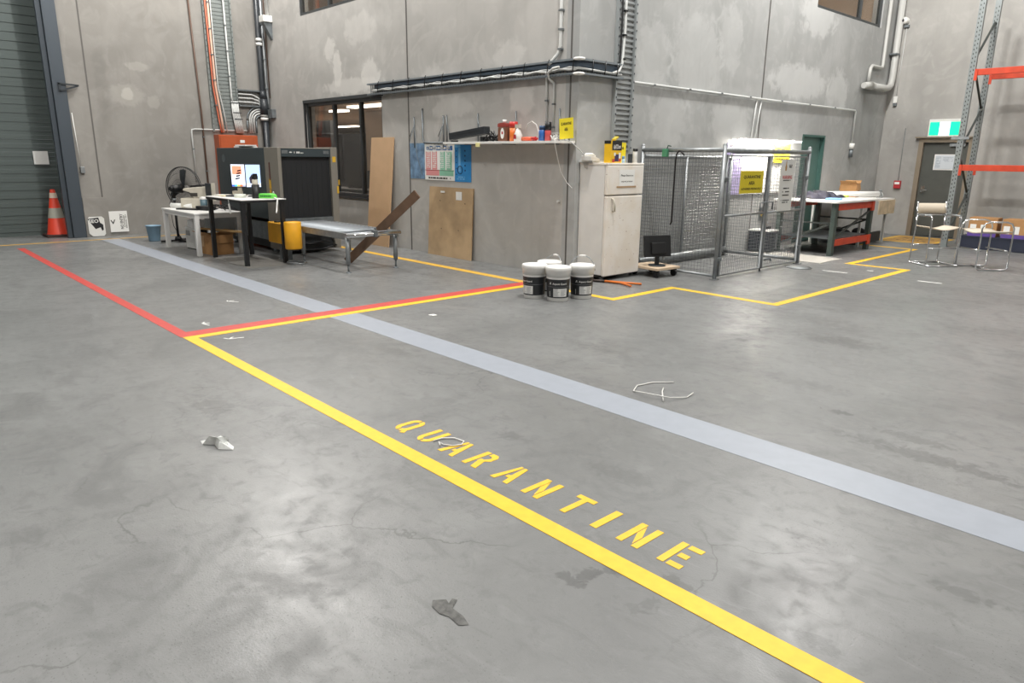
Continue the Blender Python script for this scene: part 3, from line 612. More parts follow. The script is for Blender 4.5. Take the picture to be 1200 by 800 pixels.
# two screens, each on its own stand
for i, (x, y, a) in enumerate(((-11.32,4.60,math.radians(47)),(-11.02,4.71,math.radians(62)))):
    t = thing('monitor', ('left upright screen showing an orange edged scan image', 'right upright screen showing a blue window behind the black bottle')[i], 'monitor', (x,y,BZ), a, 'screens on the tall desk')
    mb = MB(); mb.box(-.115,.115,-.012,.018,.13,.49); mb.build('bezel', m_black, t, bevel=.004)
    mb = MB(); mb.box(-.106,.106,-.014,-.0125,.145,.482)
    s_ = mb.build('screen', M(('scan screen white','scan screen blue')[i], ((226,230,246),(170,196,236))[i], .3, emit=(1.05,.95)[i]), t)
    mb = MB()
    if i == 0:
        mb.m = 0; mb.flat([(-.09,.33),(.06,.33),(.06,.46),(-.09,.46)], (0,-.0148,0), (1,0,0), (0,0,1))
        mb.m = 1; 
        for q in range(4): mb.flat([(-.05+.012*q,.25+.04*q),(.02+.008*q,.262+.04*q),(.03+.008*q,.285+.04*q),(-.04+.012*q,.275+.04*q)], (0,-.0152,0), (1,0,0), (0,0,1))
        for q in range(5): mb.m = 2+q; mb.flat([(-.106+.042*q,.147),(-.064+.042*q,.147),(-.064+.042*q,.172),(-.106+.042*q,.172)], (0,-.0148,0), (1,0,0), (0,0,1))
        pm = [M('scan orange', (236,150,120), .4, emit=.8), m_ink, M('bar blue', (50,90,220), .4, emit=.8), M('bar teal', (60,190,190), .4, emit=.8), M('bar yellow', (230,210,70), .4, emit=.8), M('bar orange', (226,120,60), .4, emit=.8), M('bar grey', (180,190,220), .4, emit=.8)]
    else:
        mb.flat([(-.106,.148),(.106,.148),(.106,.20),(-.106,.20)], (0,-.0148,0), (1,0,0), (0,0,1)); mb.m = 1; mb.flat([(-.05,.20),(.03,.20),(.02,.33),(-.02,.34),(-.06,.28)], (0,-.0152,0), (1,0,0), (0,0,1))
        pm = [M('scan pale', (206,214,236), .4, emit=.9), M('scan shape', (60,54,70), .5)]
    p = mb.build('image', pm); p.parent = s_
    mb = MB(); mb.box(-.03,.03,.0,.03,.015,.2); mb.box(-.09,.09,-.09,.08,0,.015); mb.build('stand', (m_beige, m_black)[i], t)
t = thing('bottle', 'tall black dispenser with pale cap in front of the right screen', 'bottle', (-10.55,4.53,BZ))
mb = MB(); mb.lathe([(0,0),(.058,0),(.060,.02),(.058,.20),(0,.20)]); mb.build('body', m_black, t)
mb = MB(); mb.lathe([(.045,.20),(.045,.27),(.03,.28),(0,.28)]); mb.build('cap', m_beige, t)
mb = MB(); mb.box(-.04,.04,-.03,.03,.28,.33); mb.box(-.02,.05,-.02,.02,.33,.36); mb.build('head', m_black, t)
t = thing('tape_dispenser', 'bright green moulded tray on the right end of the tall desk', 'tray', (-10.44,4.66,BZ), math.radians(35)); m_lime = M('lime green plastic', (110,216,84), .4)
mb = MB(); mb.prism([(-.13,0),(.13,0),(.12,.055),(.06,.075),(-.12,.07)], (0,.06,0), (1,0,0), (0,0,1), .12); mb.build('body', m_lime, t, bevel=.01)
mb = MB(); lines(mb, (0,-.0612,.035), (1,0,0), (0,0,1), .18, .03, 1, .8); mb.build('lettering', M('dark green print', (40,120,50), .5), t)
t = thing('tape_roll', 'roll of clear tape on the tall desk beneath the left screen', 'tape', (-10.88,4.42,BZ))
mb = MB(); mb.lathe([(.05,0),(.085,0),(.085,.05),(.05,.05),(.05,0)]); mb.build('tape', M('pale tape', (222,226,214), .3), t)
mb = MB(); mb.lathe([(.04,.004),(.049,.004),(.049,.046),(.04,.046),(.04,.004)]); mb.build('core', M('mint core', (150,214,186), .5), t)
for i, (x, y, a, w, d, c) in enumerate(((-11.38,4.38,.4,.28,.21,m_paper),(-11.36,4.38,.15,.27,.20,M('cream paper', (232,214,168), .8)),(-11.40,4.36,.7,.21,.15,m_paper))):
    mb = MB(); mb.cbox((x,y,BZ+.004+.007*i), (w,d,.006), Matrix.Rotation(a,3,'Z')); tag(mb.build('paper_sheet', c), ('lowest white papers at the left end of the tall desk', 'cream sheet between the white papers on the tall desk', 'top white sheet on the papers of the tall desk')[i], 'paper')
mb = MB(); mb.cbox((-11.13,4.42,BZ+.012), (.20,.12,.024), Matrix.Rotation(.5,3,'Z')); tag(mb.build('keypad', m_dark, bevel=.006), 'dark keypad beside the papers on the tall desk', 'keypad')
mb = MB(); mb.cbox((-11.45,4.62,BZ+.035), (.14,.08,.07), Matrix.Rotation(.6,3,'Z')); tag(mb.build('small_box', m_beige, bevel=.004), 'small beige box behind the papers on the tall desk', 'box')
mb = MB(); mb.cbox((-10.62,4.145,.82), (.05,.006,.15), Matrix.Rotation(-.35,3,'Y')); mb.tube([(-10.64,4.145,.95),(-10.64,4.145,.88)], .003, 4); tag(mb.build('hanging_tag', m_paper), 'white tag hanging below the edge of the tall desk', 'tag')
mb = MB(); mb.tube([(-10.30,4.70,.98),(-10.20,4.7,.96),(-10.19,4.68,.86),(-10.12,4.64,.80),(-10.05,4.6,.78)], .012, 6); tag(mb.build('cable_end', m_wplas), 'white cable end hanging off the right end of the tall desk', 'cable')
mb = MB(); mb.tube([(-10.5,4.72,BZ+.02),(-10.45,4.76,BZ+.10),(-10.36,4.74,BZ+.03),(-10.3,4.7,BZ+.008)], .004, 5); tag(mb.build('thin_cable', m_wplas), 'thin white cable looping beside the right screen', 'cable')
mb = MB(); mb.box(-11.45,-10.05,4.12,4.80,.0005,.002); tag(mb.build('rubber_mat', M('dark grey mat', (112,110,106), .8)), 'thin grey mat on the floor under the tall desk', 'mat')

# x-ray scanner
SX0, SX1, SY0, SY1 = -13.5, -11.0, 5.12, 6.16
t = thing('baggage_scanner', 'large dark baggage scanner with black curtained tunnel mouth', 'scanner', (-11.0,5.12,0))
m_scan = M('scanner dark green', (58,68,72), .45, .1); m_taupe = M('scanner taupe', (128,124,116), .5)
mb = MB(); mb.box(-2.5,-.50,0,1.04,.56,1.71); mb.build('body', m_scan, t, bevel=.008)
mb = MB(); mb.box(-.50,0,-.0,.06,.08,1.715); mb.box(-.50,0,.93,1.05,.06,1.73); mb.box(-.50,0,.06,.93,1.70,1.715); mb.build('end_frame', m_taupe, t, bevel=.01)
mb = MB(); mb.box(-.45,-.004,.06,.93,1.575,1.70); hd = mb.build('header', m_scan, t)
mb = MB()
for y in (.075,.80):
    for k in range(5): mb.box(-.004,.0,y,y+.10,1.625+.010*k,1.631+.010*k)
v_ = mb.build('vent', m_galv, t)
mb = MB(); mb.flat([(.20,.005),(.22,-.003),(.245,.0),(.255,.010),(.23,.018),(.21,.015)], (-.0022,0,1.635), (0,1,0), (0,0,1))
lines(mb, (-.0022,.335,1.64), (0,1,0), (0,0,1), .10, .03, 1, .95, random.Random(5)); lines(mb, (-.0022,.42,1.633), (0,1,0), (0,0,1), .06, .016, 1, .9, random.Random(8)); l_ = mb.build('logo', m_white); l_.parent = hd
mb = MB(); N_ = 19
for i in range(N_):
    y0 = .065+.86*i/N_; mb.box(-.06-.004*(i%2),-.052-.004*(i%2),y0-.004,y0+.86/N_+.002,.60,1.575)
mb.build('curtain', M('black rubber curtain', (26,28,31), .6), t)
mb = MB(); mb.box(-.48,-.01,.06,.93,.52,.595); mb.box(-2.45,-.5,.05,1.0,.20,.50); mb.build('conveyor_bed', m_galvd, t)
mb = MB(); mb.box(-2.4,-.06,.12,.98,.06,.19); mb.box(-.40,-.10,.10,.92,.19,.52); mb.build('lower_housing', M('scanner base black', (34,36,38), .6), t)
for x in (-2.3,-.6):
    for y in (.15,.90): mb = MB(); mb.cyl((x,y,0),(x,y,.06),.05); mb.build('foot', m_galvd, t)
mb = MB(); mb.box(-.345,-.305,-.004,0,1.20,1.48); mb.build('light_slot', M('dark red slot', (84,34,32), .3), t)
mb = MB(); mb.box(-.37,-.30,-.003,0,1.06,1.22); mb.box(-.335,-.30,-.02,-.003,.98,1.05); mb.build('warning_label', M('warning yellow', (216,172,50), .5), t, label='yellow warning label with a key switch')
mb = MB(); mb.box(.0,.003,.96,1.02,1.49,1.58); mb.box(-.02,.02,1.05,1.065,1.12,1.2); mb.box(.0,.012,1.02,1.05,.98,1.1); mb.build('warning_label', M('warning yellow', (216,172,50), .5), t)
mb = MB(); mb.cyl((-2.2,-.003,1.53),(-2.2,0,1.53),.07); mb.build('badge', M('embossed badge', (84,94,98), .4), t)
mb = MB(); mb.box(-.41,-.395,.30,.42,.22,.36); mb.box(-.41,-.395,.47,.58,.22,.36); mb.build('data_plate', M('plate', (160,142,120), .6), t)
mb = MB(); mb.tube([(-.05,.2,.25),(0.0,.45,.16),(.0,.75,.2),(.02,.95,.12),(.0,.7,.06),(-.1,.3,.05)], .018, 6); mb.build('hose', m_black, t)

# yellow guard on grey legs
t = thing('bollard_guard', 'yellow drum and box guard on grey legs before the scanner', 'guard', (-10.72,4.96,0)); m_gy = M('guard yellow', (232,168,36), .45, var=.05)
mb = MB(); mb.box(-.02,.32,-.07,.04,0,.012); mb.build('base_plate', m_galv, t)
for x in (.05,.25): mb = MB(); mb.box(x-.035,x+.035,-.05,.03,.012,.30); mb.build('leg', m_galvd, t)
mb = MB(); mb.box(-.28,.44,-.09,.03,.25,.57); mb.build('box', m_gy, t, bevel=.015)
mb = MB(); mb.lathe([(0,.225),(.118,.225),(.126,.24),(.126,.62),(.118,.63),(0,.63)], (.62,-.10,0), 28); mb.build('drum', m_gy, t)
mb = MB(); mb.cyl((-.05,-.03,.571),(-.05,-.03,.59),.045); mb.build('cap', m_black, t)
mb = MB(); mb.tube([(-10.05+.16*math.cos(a/20*2*PI),4.86+.12*math.sin(a/20*2*PI),.012+.0006*a) for a in range(40)], .009, 5); tag(mb.build('cable_coil', m_galv), 'grey cable coil on the floor below the yellow drum', 'cable')

# roller table
RX0, RX1, RY0, RY1, RZ = -10.95, -8.74, 5.03, 5.82, .555
t = thing('roller_table', 'steel roller table leading out of the scanner tunnel', 'roller conveyor', (-9.85,5.42,0)); ox, oy = -9.85, 5.42
for y in (RY0, RY1): mb = MB(); mb.box(RX0-ox,RX1-ox,y-oy-.018,y-oy+.018,RZ-.09,RZ); mb.build('side_rail', m_galv, t, bevel=.003)
n = 19
m_roll = M('zinc roller', (160,166,172), .5, .4)
for i in range(n):
    x = RX0+.06+(RX1-RX0-.16)*i/(n-1)-ox
    if abs(x+ox+9.01) < .075: continue
    mb = MB(); mb.cyl((x,RY0-oy+.019,RZ-.022),(x,RY1-oy-.019,RZ-.022),.022,seg=10); mb.build('roller', m_roll, t)
mb = MB(); mb.box(RX0-ox+.02,RX1-ox-.25,-.03,.03,RZ-.085,RZ-.055); mb.build('centre_rail', m_galvd, t)
mb = MB(); mb.cyl((RX1-ox-.0,RY0-oy-.05,RZ-.03),(RX1-ox,RY1-oy+.05,RZ-.03),.03,seg=12); mb.build('end_rail', m_chrome, t)
mb = MB(); mb.cbox((RX1-ox,.02,RZ-.02),(.09,.06,.10)); mb.cyl((RX1-ox+.02,.02,RZ+.03),(RX1-ox+.02,.02,RZ+.07),.015); mb.build('clamp', m_galvd, t, bevel=.01)
for x in (-10.13, RX1-.06):
    for y in (RY0, RY1):
        mb = MB(); mb.cyl((x-ox,y-oy,.12),(x-ox,y-oy,RZ-.05),.032,seg=14); L_ = mb.build('leg', m_galv, t)
        mb = MB(); mb.cyl((x-ox,y-oy,.0),(x-ox,y-oy,.12),.013); mb.lathe([(.04,0),(.04,.008),(.015,.02)], (x-ox,y-oy,0), 14); ft = mb.build('levelling_foot', m_galvd); ft.parent = L_
# dark plank through the roller table
mb = MB(); a = Vector((-9.66,5.50,.02)); d = Vector((-8.36,5.92,1.09))-a
mb.bar(a, a+d, .13, .022, up=(TOCAM*1.0+Vector((0,0,.2)))); tag(mb.build('timber_plank', M('brown plank', (112,88,70), .6, var=.15, vscale=6)), 'dark brown plank slanting up through the roller table end', 'plank')

# boards leaning on the block wall
mb = MB(); P = lambda x, z, o=0: (x, YB-.012-o-(1.95-z)*.07, z)
def leaner(name, mat, x0, x1, h, lean, th, label, cat, dx=0):
    mb = MB()
    A = [(x0,YB-.004-lean,0),(x1,YB-.004-lean,0),(x1+dx,YB-.006,h),(x0+dx,YB-.006,h)]
    vs = [mb.v(p) for p in A]+[mb.v((p[0],p[1]-th,p[2]+.001)) for p in A]
    mb.f(vs[:4]); mb.f(vs[4:][::-1])
    for i in range(4): j = (i+1) % 4; mb.f([vs[i],vs[j],vs[j+4],vs[i+4]])
    return tag(mb.build(name, mat), label, cat)
mb.bm.free()
leaner('board', M('fibreboard', (200,166,130), .7, var=.05, vscale=3), -11.62, -10.90, 1.92, .14, .018, 'tall tan fibreboard sheet leaning on the wall beside the window', 'board', .07)
m_ply = M('plywood', (182,156,122), .7, var=.16, vscale=3)
o = leaner('board', m_ply, -9.80, -8.66, 1.12, .06, .018, 'square plywood sheet leaning on the wall under the chart', 'board')
mb = MB(); mb.box(-9.08,-8.93,YB-.038,YB-.035,.93,1.06); p = mb.build('label', m_paper); p.parent = o
mb = MB(); mb.cbox((-9.42,YB-.042,1.045),(.11,.003,.03)); p = mb.build('tape_scrap', m_paper); p.parent = o
mb = MB()
for x, z in ((-9.5,.9),(-9.45,.45),(-8.85,.88),(-9.0,.45),(-8.8,.12),(-9.62,.15)): yf = YB-.025-(1.12-z)*.0482; mb.cyl((x,yf,z),(x,yf-.002,z),.010,seg=8)
p = mb.build('nail_holes', m_ink); p.parent = o
# ------------------------------------------------------------------ services on the walls
def ladder(name, label, o, ax, w, z0, z1, pitch, rung_h, mat, tilt=0):
    """vertical cable ladder: two stiles and rungs, on the wall at o, widening along ax"""
    t = thing(name, label, 'cable tray', o); ax = Vector(ax); n = ax.cross(Vector((0,0,1)))
    for s in (0, 1):
        mb = MB(); c = ax*(w*s); mb.bar(c+Vector((0,0,z0))+n*.03, c+Vector((0,0,z1))+n*.03, .03, .055, up=n)
        k = z0+.05
        mb.m = 1
        while k < z1:
            mb.cbox(c+n*.0585+Vector((0,0,k)), (.011,.011,.022) , Matrix.Identity(3)); k += .11
        mb.build('side_rail', [mat, m_dark], t)
    mb = MB(); z = z0+.03
    while z < z1:
        mb.bar(ax*.015+n*.018+Vector((0,0,z)), ax*(w-.015)+n*.018+Vector((0,0,z)), rung_h, .012, up=n); z += pitch
    mb.build('rungs', mat, t)
    return t, n
m_lad = M('cable ladder grey', (166,171,172), .5, .4)
ladder('cable_ladder', 'galvanised vertical cable ladder on the block wall above the fridge', (XC+.002,7.93,0), (0,1,0), .37, 1.70, 6.0, .068, .030, m_lad)
ladder('cable_ladder', 'wide slatted cable ladder above the orange cabinet', (XL+.002,5.98,0), (0,1,0), .56, 2.06, 6.5, .075, .066, M('slatted tray grey', (132,138,136), .55, .3))
def pipe(name, label, cat, pts, r, mat, clips=(), cm=None, seg=10):
    t = thing(name, label, cat, pts[0]); o = Vector(pts[0]); mb = MB(); mb.tube([Vector(p)-o for p in pts], r, seg); mb.build('tube', mat, t)
    for c in clips:
        mb = MB(); c = Vector(c)-o; mb.cbox(c, (r*2.6,r*2.6,.022)); mb.build('clip', cm or m_galvd, t)
    return t
m_redc = M('red cable', (206,112,84), .5); m_peach = M('pale red cable', (224,182,160), .5); m_brown = M('brown pipe', (92,70,58), .5)
pipe('cable', 'red fire cable on the left edge of the wide slatted ladder', 'cable', [(XL+.08,6.0,6.4),(XL+.08,6.03,3),(XL+.08,6.10,2.25),(XL+.08,6.13,2.05)], .016, m_redc)
pipe('cable', 'pale pink cable beside the red cable on the slatted ladder', 'cable', [(XL+.085,6.05,6.4),(XL+.085,6.08,3),(XL+.085,6.15,2.3),(XL+.085,6.17,2.05)], .022, m_peach, [(XL+.085,6.06,z) for z in (2.6,3.1,3.6,4.1,4.6)])
pipe('cable', 'thin white cable right of the pink cable on the slatted ladder', 'cable', [(XL+.085,6.11,6.4),(XL+.085,6.13,3),(XL+.085,6.22,2.4),(XL+.085,6.25,2.05)], .010, m_cond)
pipe('cable', 'white cable down the middle of the wide slatted ladder', 'cable', [(XL+.085,6.38,6.4),(XL+.085,6.40,2.8),(XL+.085,6.42,2.62)], .018, m_cond, [(XL+.085,6.39,z) for z in (3.2,3.7,4.2,4.7)])
mb = MB()
for k in range(5): mb.tube([(XL+.085,6.40+.03*k,2.7),(XL+.09,6.40+.032*k,2.45),(XL+.085,6.43+.035*k,2.25),(XL+.085,6.46+.035*k,2.05)], .018, 6)
o = mb.build('cable_bundle', m_cond); tag(o, 'flat bundle of white cables entering the orange cabinet', 'cable')
mb = MB(); mb.box(XL+.06,XL+.11,6.38,6.56,2.665,2.68); mb.box(XL+.06,XL+.11,6.40,6.58,2.46,2.475); mb.box(XL+.06,XL+.11,6.42,6.60,2.33,2.345); p = mb.build('tie', m_dark); p.parent = o
pipe('pipe', 'thin brown vertical pipe left of the orange cabinet', 'pipe', [(XL+.03,5.70,4.7),(XL+.03,5.76,2.4),(XL+.03,5.76,.0)], .018, m_brown, [(XL+.03,5.76,z) for z in (1.25,1.95)])
pipe('conduit', 'white conduit crossing above the orange cabinet and down the wall', 'conduit', [(XL+.03,6.72,2.10),(XL+.03,5.60,2.10),(XL+.03,5.53,2.09),(XL+.03,5.52,2.02),(XL+.03,5.53,1.05)], .016, m_cond, [(XL+.03,5.53,1.7)])
# side tray from the ladder into the black riser
t = thing('wire_tray', 'short horizontal wire tray joining the ladder to the black riser pipe', 'cable tray', (XL,6.56,2.78))
for z in (-.16,.16): mb = MB(); mb.box(.01,.09,0,.50,z-.015,z+.015); mb.build('side_rail', m_galvd, t)
mb = MB()
for k in range(9): mb.box(.02,.03,.03+.055*k,.04+.055*k,-.145,.145)
mb.build('wires', m_galv, t)
mb = MB()
for k in range(3): mb.tube([(.06,.0,-.08+.08*k),(.06,.3,-.08+.08*k),(.07,.44,-.10+.06*k),(.07,.5,-.2+.06*k)], .014, 6)
mb.build('cable', m_cond, t)
t = thing('cable_sweep', 'curved grey tray with white cables beside the black riser pipe', 'cable tray', (XL,6.62,2.06))
mb = MB()
for r in (.10,.30):
    mb.tube([(.05,.40-r*math.cos(a), .26+r*math.sin(a)) for a in [i*PI/2/8 for i in range(9)]]+[(.05,.46,.26+r)], .018, 6); mb.tube([(.05,.40-r,.26),(.05,.40-r,0)], .018, 6)
mb.build('side_rail', m_galvd, t)
mb = MB()
for r in (.15,.20,.245): mb.tube([(.05,.40-r,.0)]+[(.05,.40-r*math.cos(a),.26+r*math.sin(a)) for a in [i*PI/2/8 for i in range(9)]]+[(.05,.46,.26+r)], .018, 6)
mb.build('cable', m_cond, t)
t = thing('riser_pipe', 'thick black riser pipe with white collars in the inner corner', 'pipe', (XL+.115,7.08,0)); m_rise = M('black pipe', (48,52,56), .4)
mb = MB(); mb.cyl((0,0,0.0),(0,0,6.5),.055); mb.cyl((0,0,0.0),(0,.02,2.32),.07); mb.cyl((0,.02,2.45),(0,.02,2.78),.10,.085); mb.cyl((0,.02,2.78),(0,.0,2.95),.085,.055); mb.build('tube', m_rise, t)
for z in (2.36,2.44,3.90,3.99): mb = MB(); mb.cyl((0,.01,z-.03),(0,.01,z+.03),.085 if z<3 else .07); mb.build('collar', m_wplas, t)
pipe('pipe', 'bright steel pipe beside the black riser pipe', 'pipe', [(XL+.14,7.16,6.5),(XL+.14,7.17,3.1),(XL+.14,7.19,2.75),(XL+.14,7.19,2.55)], .03, m_galv, [(XL+.14,7.16,z) for z in (3.0,3.6,4.3)])
pipe('cable', 'thin brown cable in the inner corner beside the steel pipe', 'cable', [(XL+.24,7.19,6.5),(XL+.24,7.19,2.8)], .012, m_brown)
mb = MB(); mb.box(XL+.2,XL+.42,YB-.09,YB-.002,2.38,2.56); tag(mb.build('junction_box', m_galvd, bevel=.006), 'grey junction box in the inner corner by the white collars', 'box')
t = thing('wall_detector', 'white detector on a grey wedge bracket beside the riser pipe', 'detector', (XL+.44,YB-.002,4.30))
mb = MB(); mb.box(-.10,.12,-.20,-.0,.0,.13); mb.build('body', m_wplas, t, bevel=.01); mb = MB(); mb.prism([(0,0),(-.19,0),(0,-.34)], (-.04,0,-.001), (0,1,0), (0,0,1), .12); mb.build('bracket', m_galvd, t)
mb = MB(); mb.cyl((.02,-.05,.13),(.02,-.05,1.8),.018); mb.build('conduit', m_cond, t)
# orange hydrant / switch cabinet
t = thing('cabinet', 'tall orange metal cabinet behind the baggage scanner', 'cabinet', (XL+.001,6.40,0))
mb = MB(); mb.box(0,.28,-.42,.42,0,2.0); mb.build('body', m_orange, t, bevel=.006)
mb = MB(); mb.box(.28,.30,-.40,.40,.32,1.98); dr = mb.build('door', m_orange, t, bevel=.004)
mb = MB(); mb.box(.301,.303,.02,.12,1.84,1.90); b_ = mb.build('label', m_paper); b_.parent = dr
mb = MB(); mb.box(.301,.312,-.36,-.33,1.1,1.3); b_ = mb.build('handle', m_dark); b_.parent = dr
for i, (x, y, z, w) in enumerate(((-12.9,5.42,1.715,.34),(-12.75,5.36,1.74,.30))):
    mb = MB(); mb.cbox((x,y,z+.012), (.22,w,.024), Matrix.Rotation(.2+.3*i,3,'Z')); tag(mb.build('paper_stack', m_paper, bevel=.003), ('lower white paper bundle on top of the scanner', 'upper white paper bundle on top of the scanner')[i], 'paper')

# horizontal cable tray round the block corner
t = thing('cable_tray', 'wire cable tray with bundled cables running round the block corner', 'cable tray', (XC,YB,2.74)); m_tray = M('zinc tray', (136,144,150), .45, .5)
xl = -11.52-XC; yr_ = .80; ZT, ZBm = .085, -.085
for z in (ZT, ZBm):
    mb = MB(); mb.box(xl,.10,-.10,-.015,z-.012,z+.012); mb.box(.015,.10,-.10+.0,yr_,z-.012,z+.012); mb.build('side_rail', m_tray, t)
mb = MB()
k = xl
while k < -.02: mb.box(k,k+.008,-.022,-.012,ZBm,ZT); mb.box(k-.004,k+.012,-.10,-.095,ZBm-.02,ZBm+.004); k += .062
k = .03
while k < yr_: mb.box(.012,.022,k,k+.008,ZBm,ZT); k += .062
mb.build('wires', m_tray, t)
mb = MB()
for k in range(5): mb.tube([(xl+.2,-.055,.055-.02*(k%3)),(-2,-.05-.012*(k%3),.06-.018*k%.05),(-.2,-.06,.06-.012*k),(.045,-.045,.055-.012*k),(.06,.2,.05-.012*k),(.06,yr_-.05,.045-.014*k)], .015, 6)
mb.build('dark_cables', M('blue black cable', (74,88,102), .5), t)
mb = MB(); rnd = random.Random(4); n = 56
for j in range(2):
    pts = []
    for i in range(n+1):
        x = xl+.15+(-xl-.15)*i/n; pts.append((x,-.075-.008*j,-.005-.022*abs(math.sin(i*PI/5.5+j))-.012*j))
    pts += [(.055,-.07,-.02),(.075,.15,-.03),(.075,yr_-.02,-.045)]
    mb.tube(pts, .017, 6)
mb.build('silver_cables', M('silver cable', (176,178,176), .4, .2), t)
mb = MB()
for i in range(11): x = xl+.35+.46*i; mb.tube([(x,-.10,-.06),(x+.01,-.105,.0),(x+.02,-.10,.09),(x+.03,-.09,.115)], .007, 5)
for i in range(3): mb.tube([(.10,.15+.25*i,-.07),(.105,.16+.25*i,.0),(.10,.17+.25*i,.10)], .007, 5)
mb.build('cable_tie', m_black, t)
for z in (.09,-.09): mb = MB(); mb.cbox((.06,-.06,z), (.12,.12,.035)); mb.build('corner_cap', m_wplas, t, bevel=.02)
# conduits
pipe('conduit', 'white conduit dropping into the cable tray left of the block corner', 'conduit', [(-6.86,YB-.03,6),(-6.86,YB-.03,3.02),(-6.89,YB-.04,2.93),(-6.95,YB-.07,2.85),(-7.02,YB-.08,2.80)], .022, m_cond, [(-6.86,YB-.03,z) for z in (2.98,3.22,3.45)])
pipe('conduit', 'white conduit from the cable tray down to the shelf, left of two', 'conduit', [(-7.04,YB-.09,2.70),(-7.10,YB-.04,2.64),(-7.11,YB-.02,2.56),(-7.095,YB-.02,1.83)], .017, m_cond, [(-7.1,YB-.02,2.35)])
pipe('conduit', 'white conduit curling from the cable tray to the shelf, right of two', 'conduit', [(-6.80,YB-.11,2.75),(-6.90,YB-.12,2.74),(-6.99,YB-.12,2.69),(-7.0,YB-.09,2.62),(-6.96,YB-.03,2.56),(-6.97,YB-.02,2.45),(-6.97,YB-.02,1.95)], .015, m_cond, [(-6.97,YB-.02,2.3),(-6.97,YB-.02,2.0)])
pipe('conduit', 'long grey conduit running level along the block wall to the far corner', 'conduit', [(XC+.03,8.33,2.634),(XC+.03,12,2.622),(XC+.03,15.80,2.628),(XC+.03,15.83,2.60),(XC+.03,15.83,1.98)], .018, m_cond, [(XC+.03,y,2.63) for y in (8.8,9.7,10.6,11.5,12.6,13.7,14.8)])
pipe('conduit', 'left of two conduits dropping behind the lit white board', 'conduit', [(XC+.02,11.76,2.62),(XC+.02,11.68,1.96)], .014, m_cond); pipe('conduit', 'right of two conduits dropping behind the lit white board', 'conduit', [(XC+.02,11.92,2.62),(XC+.02,11.80,1.96)], .014, m_cond)
pipe('cable', 'white and blue cable on the ladder above the fridge', 'cable', [(XC+.08,7.99,6),(XC+.08,8.03,3.3),(XC+.08,8.0,2.85),(XC+.09,7.93,2.74),(XC+.08,7.8,2.70)], .02, m_cond, [(XC+.08,8.02,z) for z in (2.9,3.2,3.5)], m_black)
pipe('cable', 'black cable beside the white cable on the ladder above the fridge', 'cable', [(XC+.08,7.95,6),(XC+.08,7.96,3.3),(XC+.08,7.95,2.85),(XC+.08,7.92,2.72)], .012, m_black)
t = thing('hanging_socket', 'white socket hanging on a drop cable by the far corner', 'socket', (XC+.03,15.85,1.80))
mb = MB(); mb.cyl((0,0,.05),(0,0,.17),.055); mb.build('plug', m_wplas, t); mb = MB(); mb.cyl((0,0,-.12),(0,0,.05),.04); mb.build('socket', m_galvd, t)
# hopper and rainwater pipes in the far corner
t = thing('downpipe', 'pair of grey downpipes turning into the block wall high in the far corner', 'pipe', (-6.46,17.38,3.15)); m_hop = M('grey gutter', (186,186,182), .45)
mb = MB(); mb.tube([(0,0,3.0),(0,0,.22),(0,-.04,.08),(0,-.13,.03),(0,-.30,0),(0,-1.05,0)], .07, 12); mb.build('main_pipe', m_hop, t)
mb = MB(); mb.tube([(-.045,-.50,3.0),(-.045,-.50,.46),(-.045,-.54,.40),(-.045,-1.05,.40),(-.045,-1.12,.35),(-.045,-1.14,.25),(-.045,-1.14,.04)], .036, 10); mb.build('thin_pipe', m_hop, t)
mb = MB(); mb.cyl((0,-1.05,0),(0,-1.12,0),.085,.085,14); mb.cyl((0,-1.12,-.0),(0,-1.46,-.02),.085,.06,14); mb.build('end_fitting', m_hop, t)
mb = MB(); mb.cbox((-.01,-.03,.72), (.16,.20,.03)); mb.build('clip', m_galvd, t)
t = thing('security_camera', 'small white dome camera high on the exit wall', 'camera', (-6.38,YR,4.55))
mb = MB(); mb.cyl((0,0,0),(0,-.04,0),.075); mb.ball((0,-.07,-.0), .075); mb.build('body', m_wplas, t); mb = MB(); mb.ball((-.02,-.115,.0), .042); mb.build('lens', m_black, t); mb = MB(); mb.cbox((.04,-.03,-.11), (.10,.05,.05)); mb.build('bracket', m_galvd, t)
t = thing('wall_sensor', 'small white sensor box with thin cable on the exit wall', 'sensor', (-6.36,YR,2.86))
mb = MB(); mb.box(-.04,.04,-.06,0,-.0,.14); mb.build('body', m_wplas, t, bevel=.008); mb = MB(); mb.box(-.035,.035,-.055,-.005,-.06,-.001); mb.build('base', m_galvd, t); mb = MB(); mb.cyl((0,-.01,.14),(.02,-.01,1.6),.006); mb.build('cable', m_cond, t)
t = thing('fire_call_point', 'red fire call point on the wall beside the exit door', 'call point', (-6.07,YR,1.12))
mb = MB(); mb.box(-.07,.07,-.06,0,-.10,.07); mb.build('box', M('call point red', (176,50,56), .4), t, bevel=.006); mb = MB(); mb.box(-.05,.05,-.064,-.06,-.01,.04); mb.build('label', m_paper, t); mb = MB(); mb.cyl((0,-.012,.07),(0,-.012,1.2),.005); mb.build('cable', m_galvd, t)
t = thing('exit_sign', 'lit green and white exit sign above the grey exit door', 'exit sign', (-5.27,YR-.03,2.30))
mb = MB(); mb.box(-.315,.315,-.06,.03,-.17,.19); mb.build('housing', m_wplas, t, bevel=.006)
m_eg = M('exit green lit', (0,222,162), .5, emit=.85); m_ew = M('exit white lit', (250,255,252), .5, emit=1.6)
for u in (-.29,.10): mb = MB(); mb.box(u,u+.19,-.063,-.0605,-.14,.13); mb.build('green_field', m_eg, t)
mb = MB(); mb.box(-.10,.10,-.0632,-.0605,-.14,.13); mb.build('white_field', m_ew, t)
mb = MB()  # running figure at the centre of the sign, reading almost white
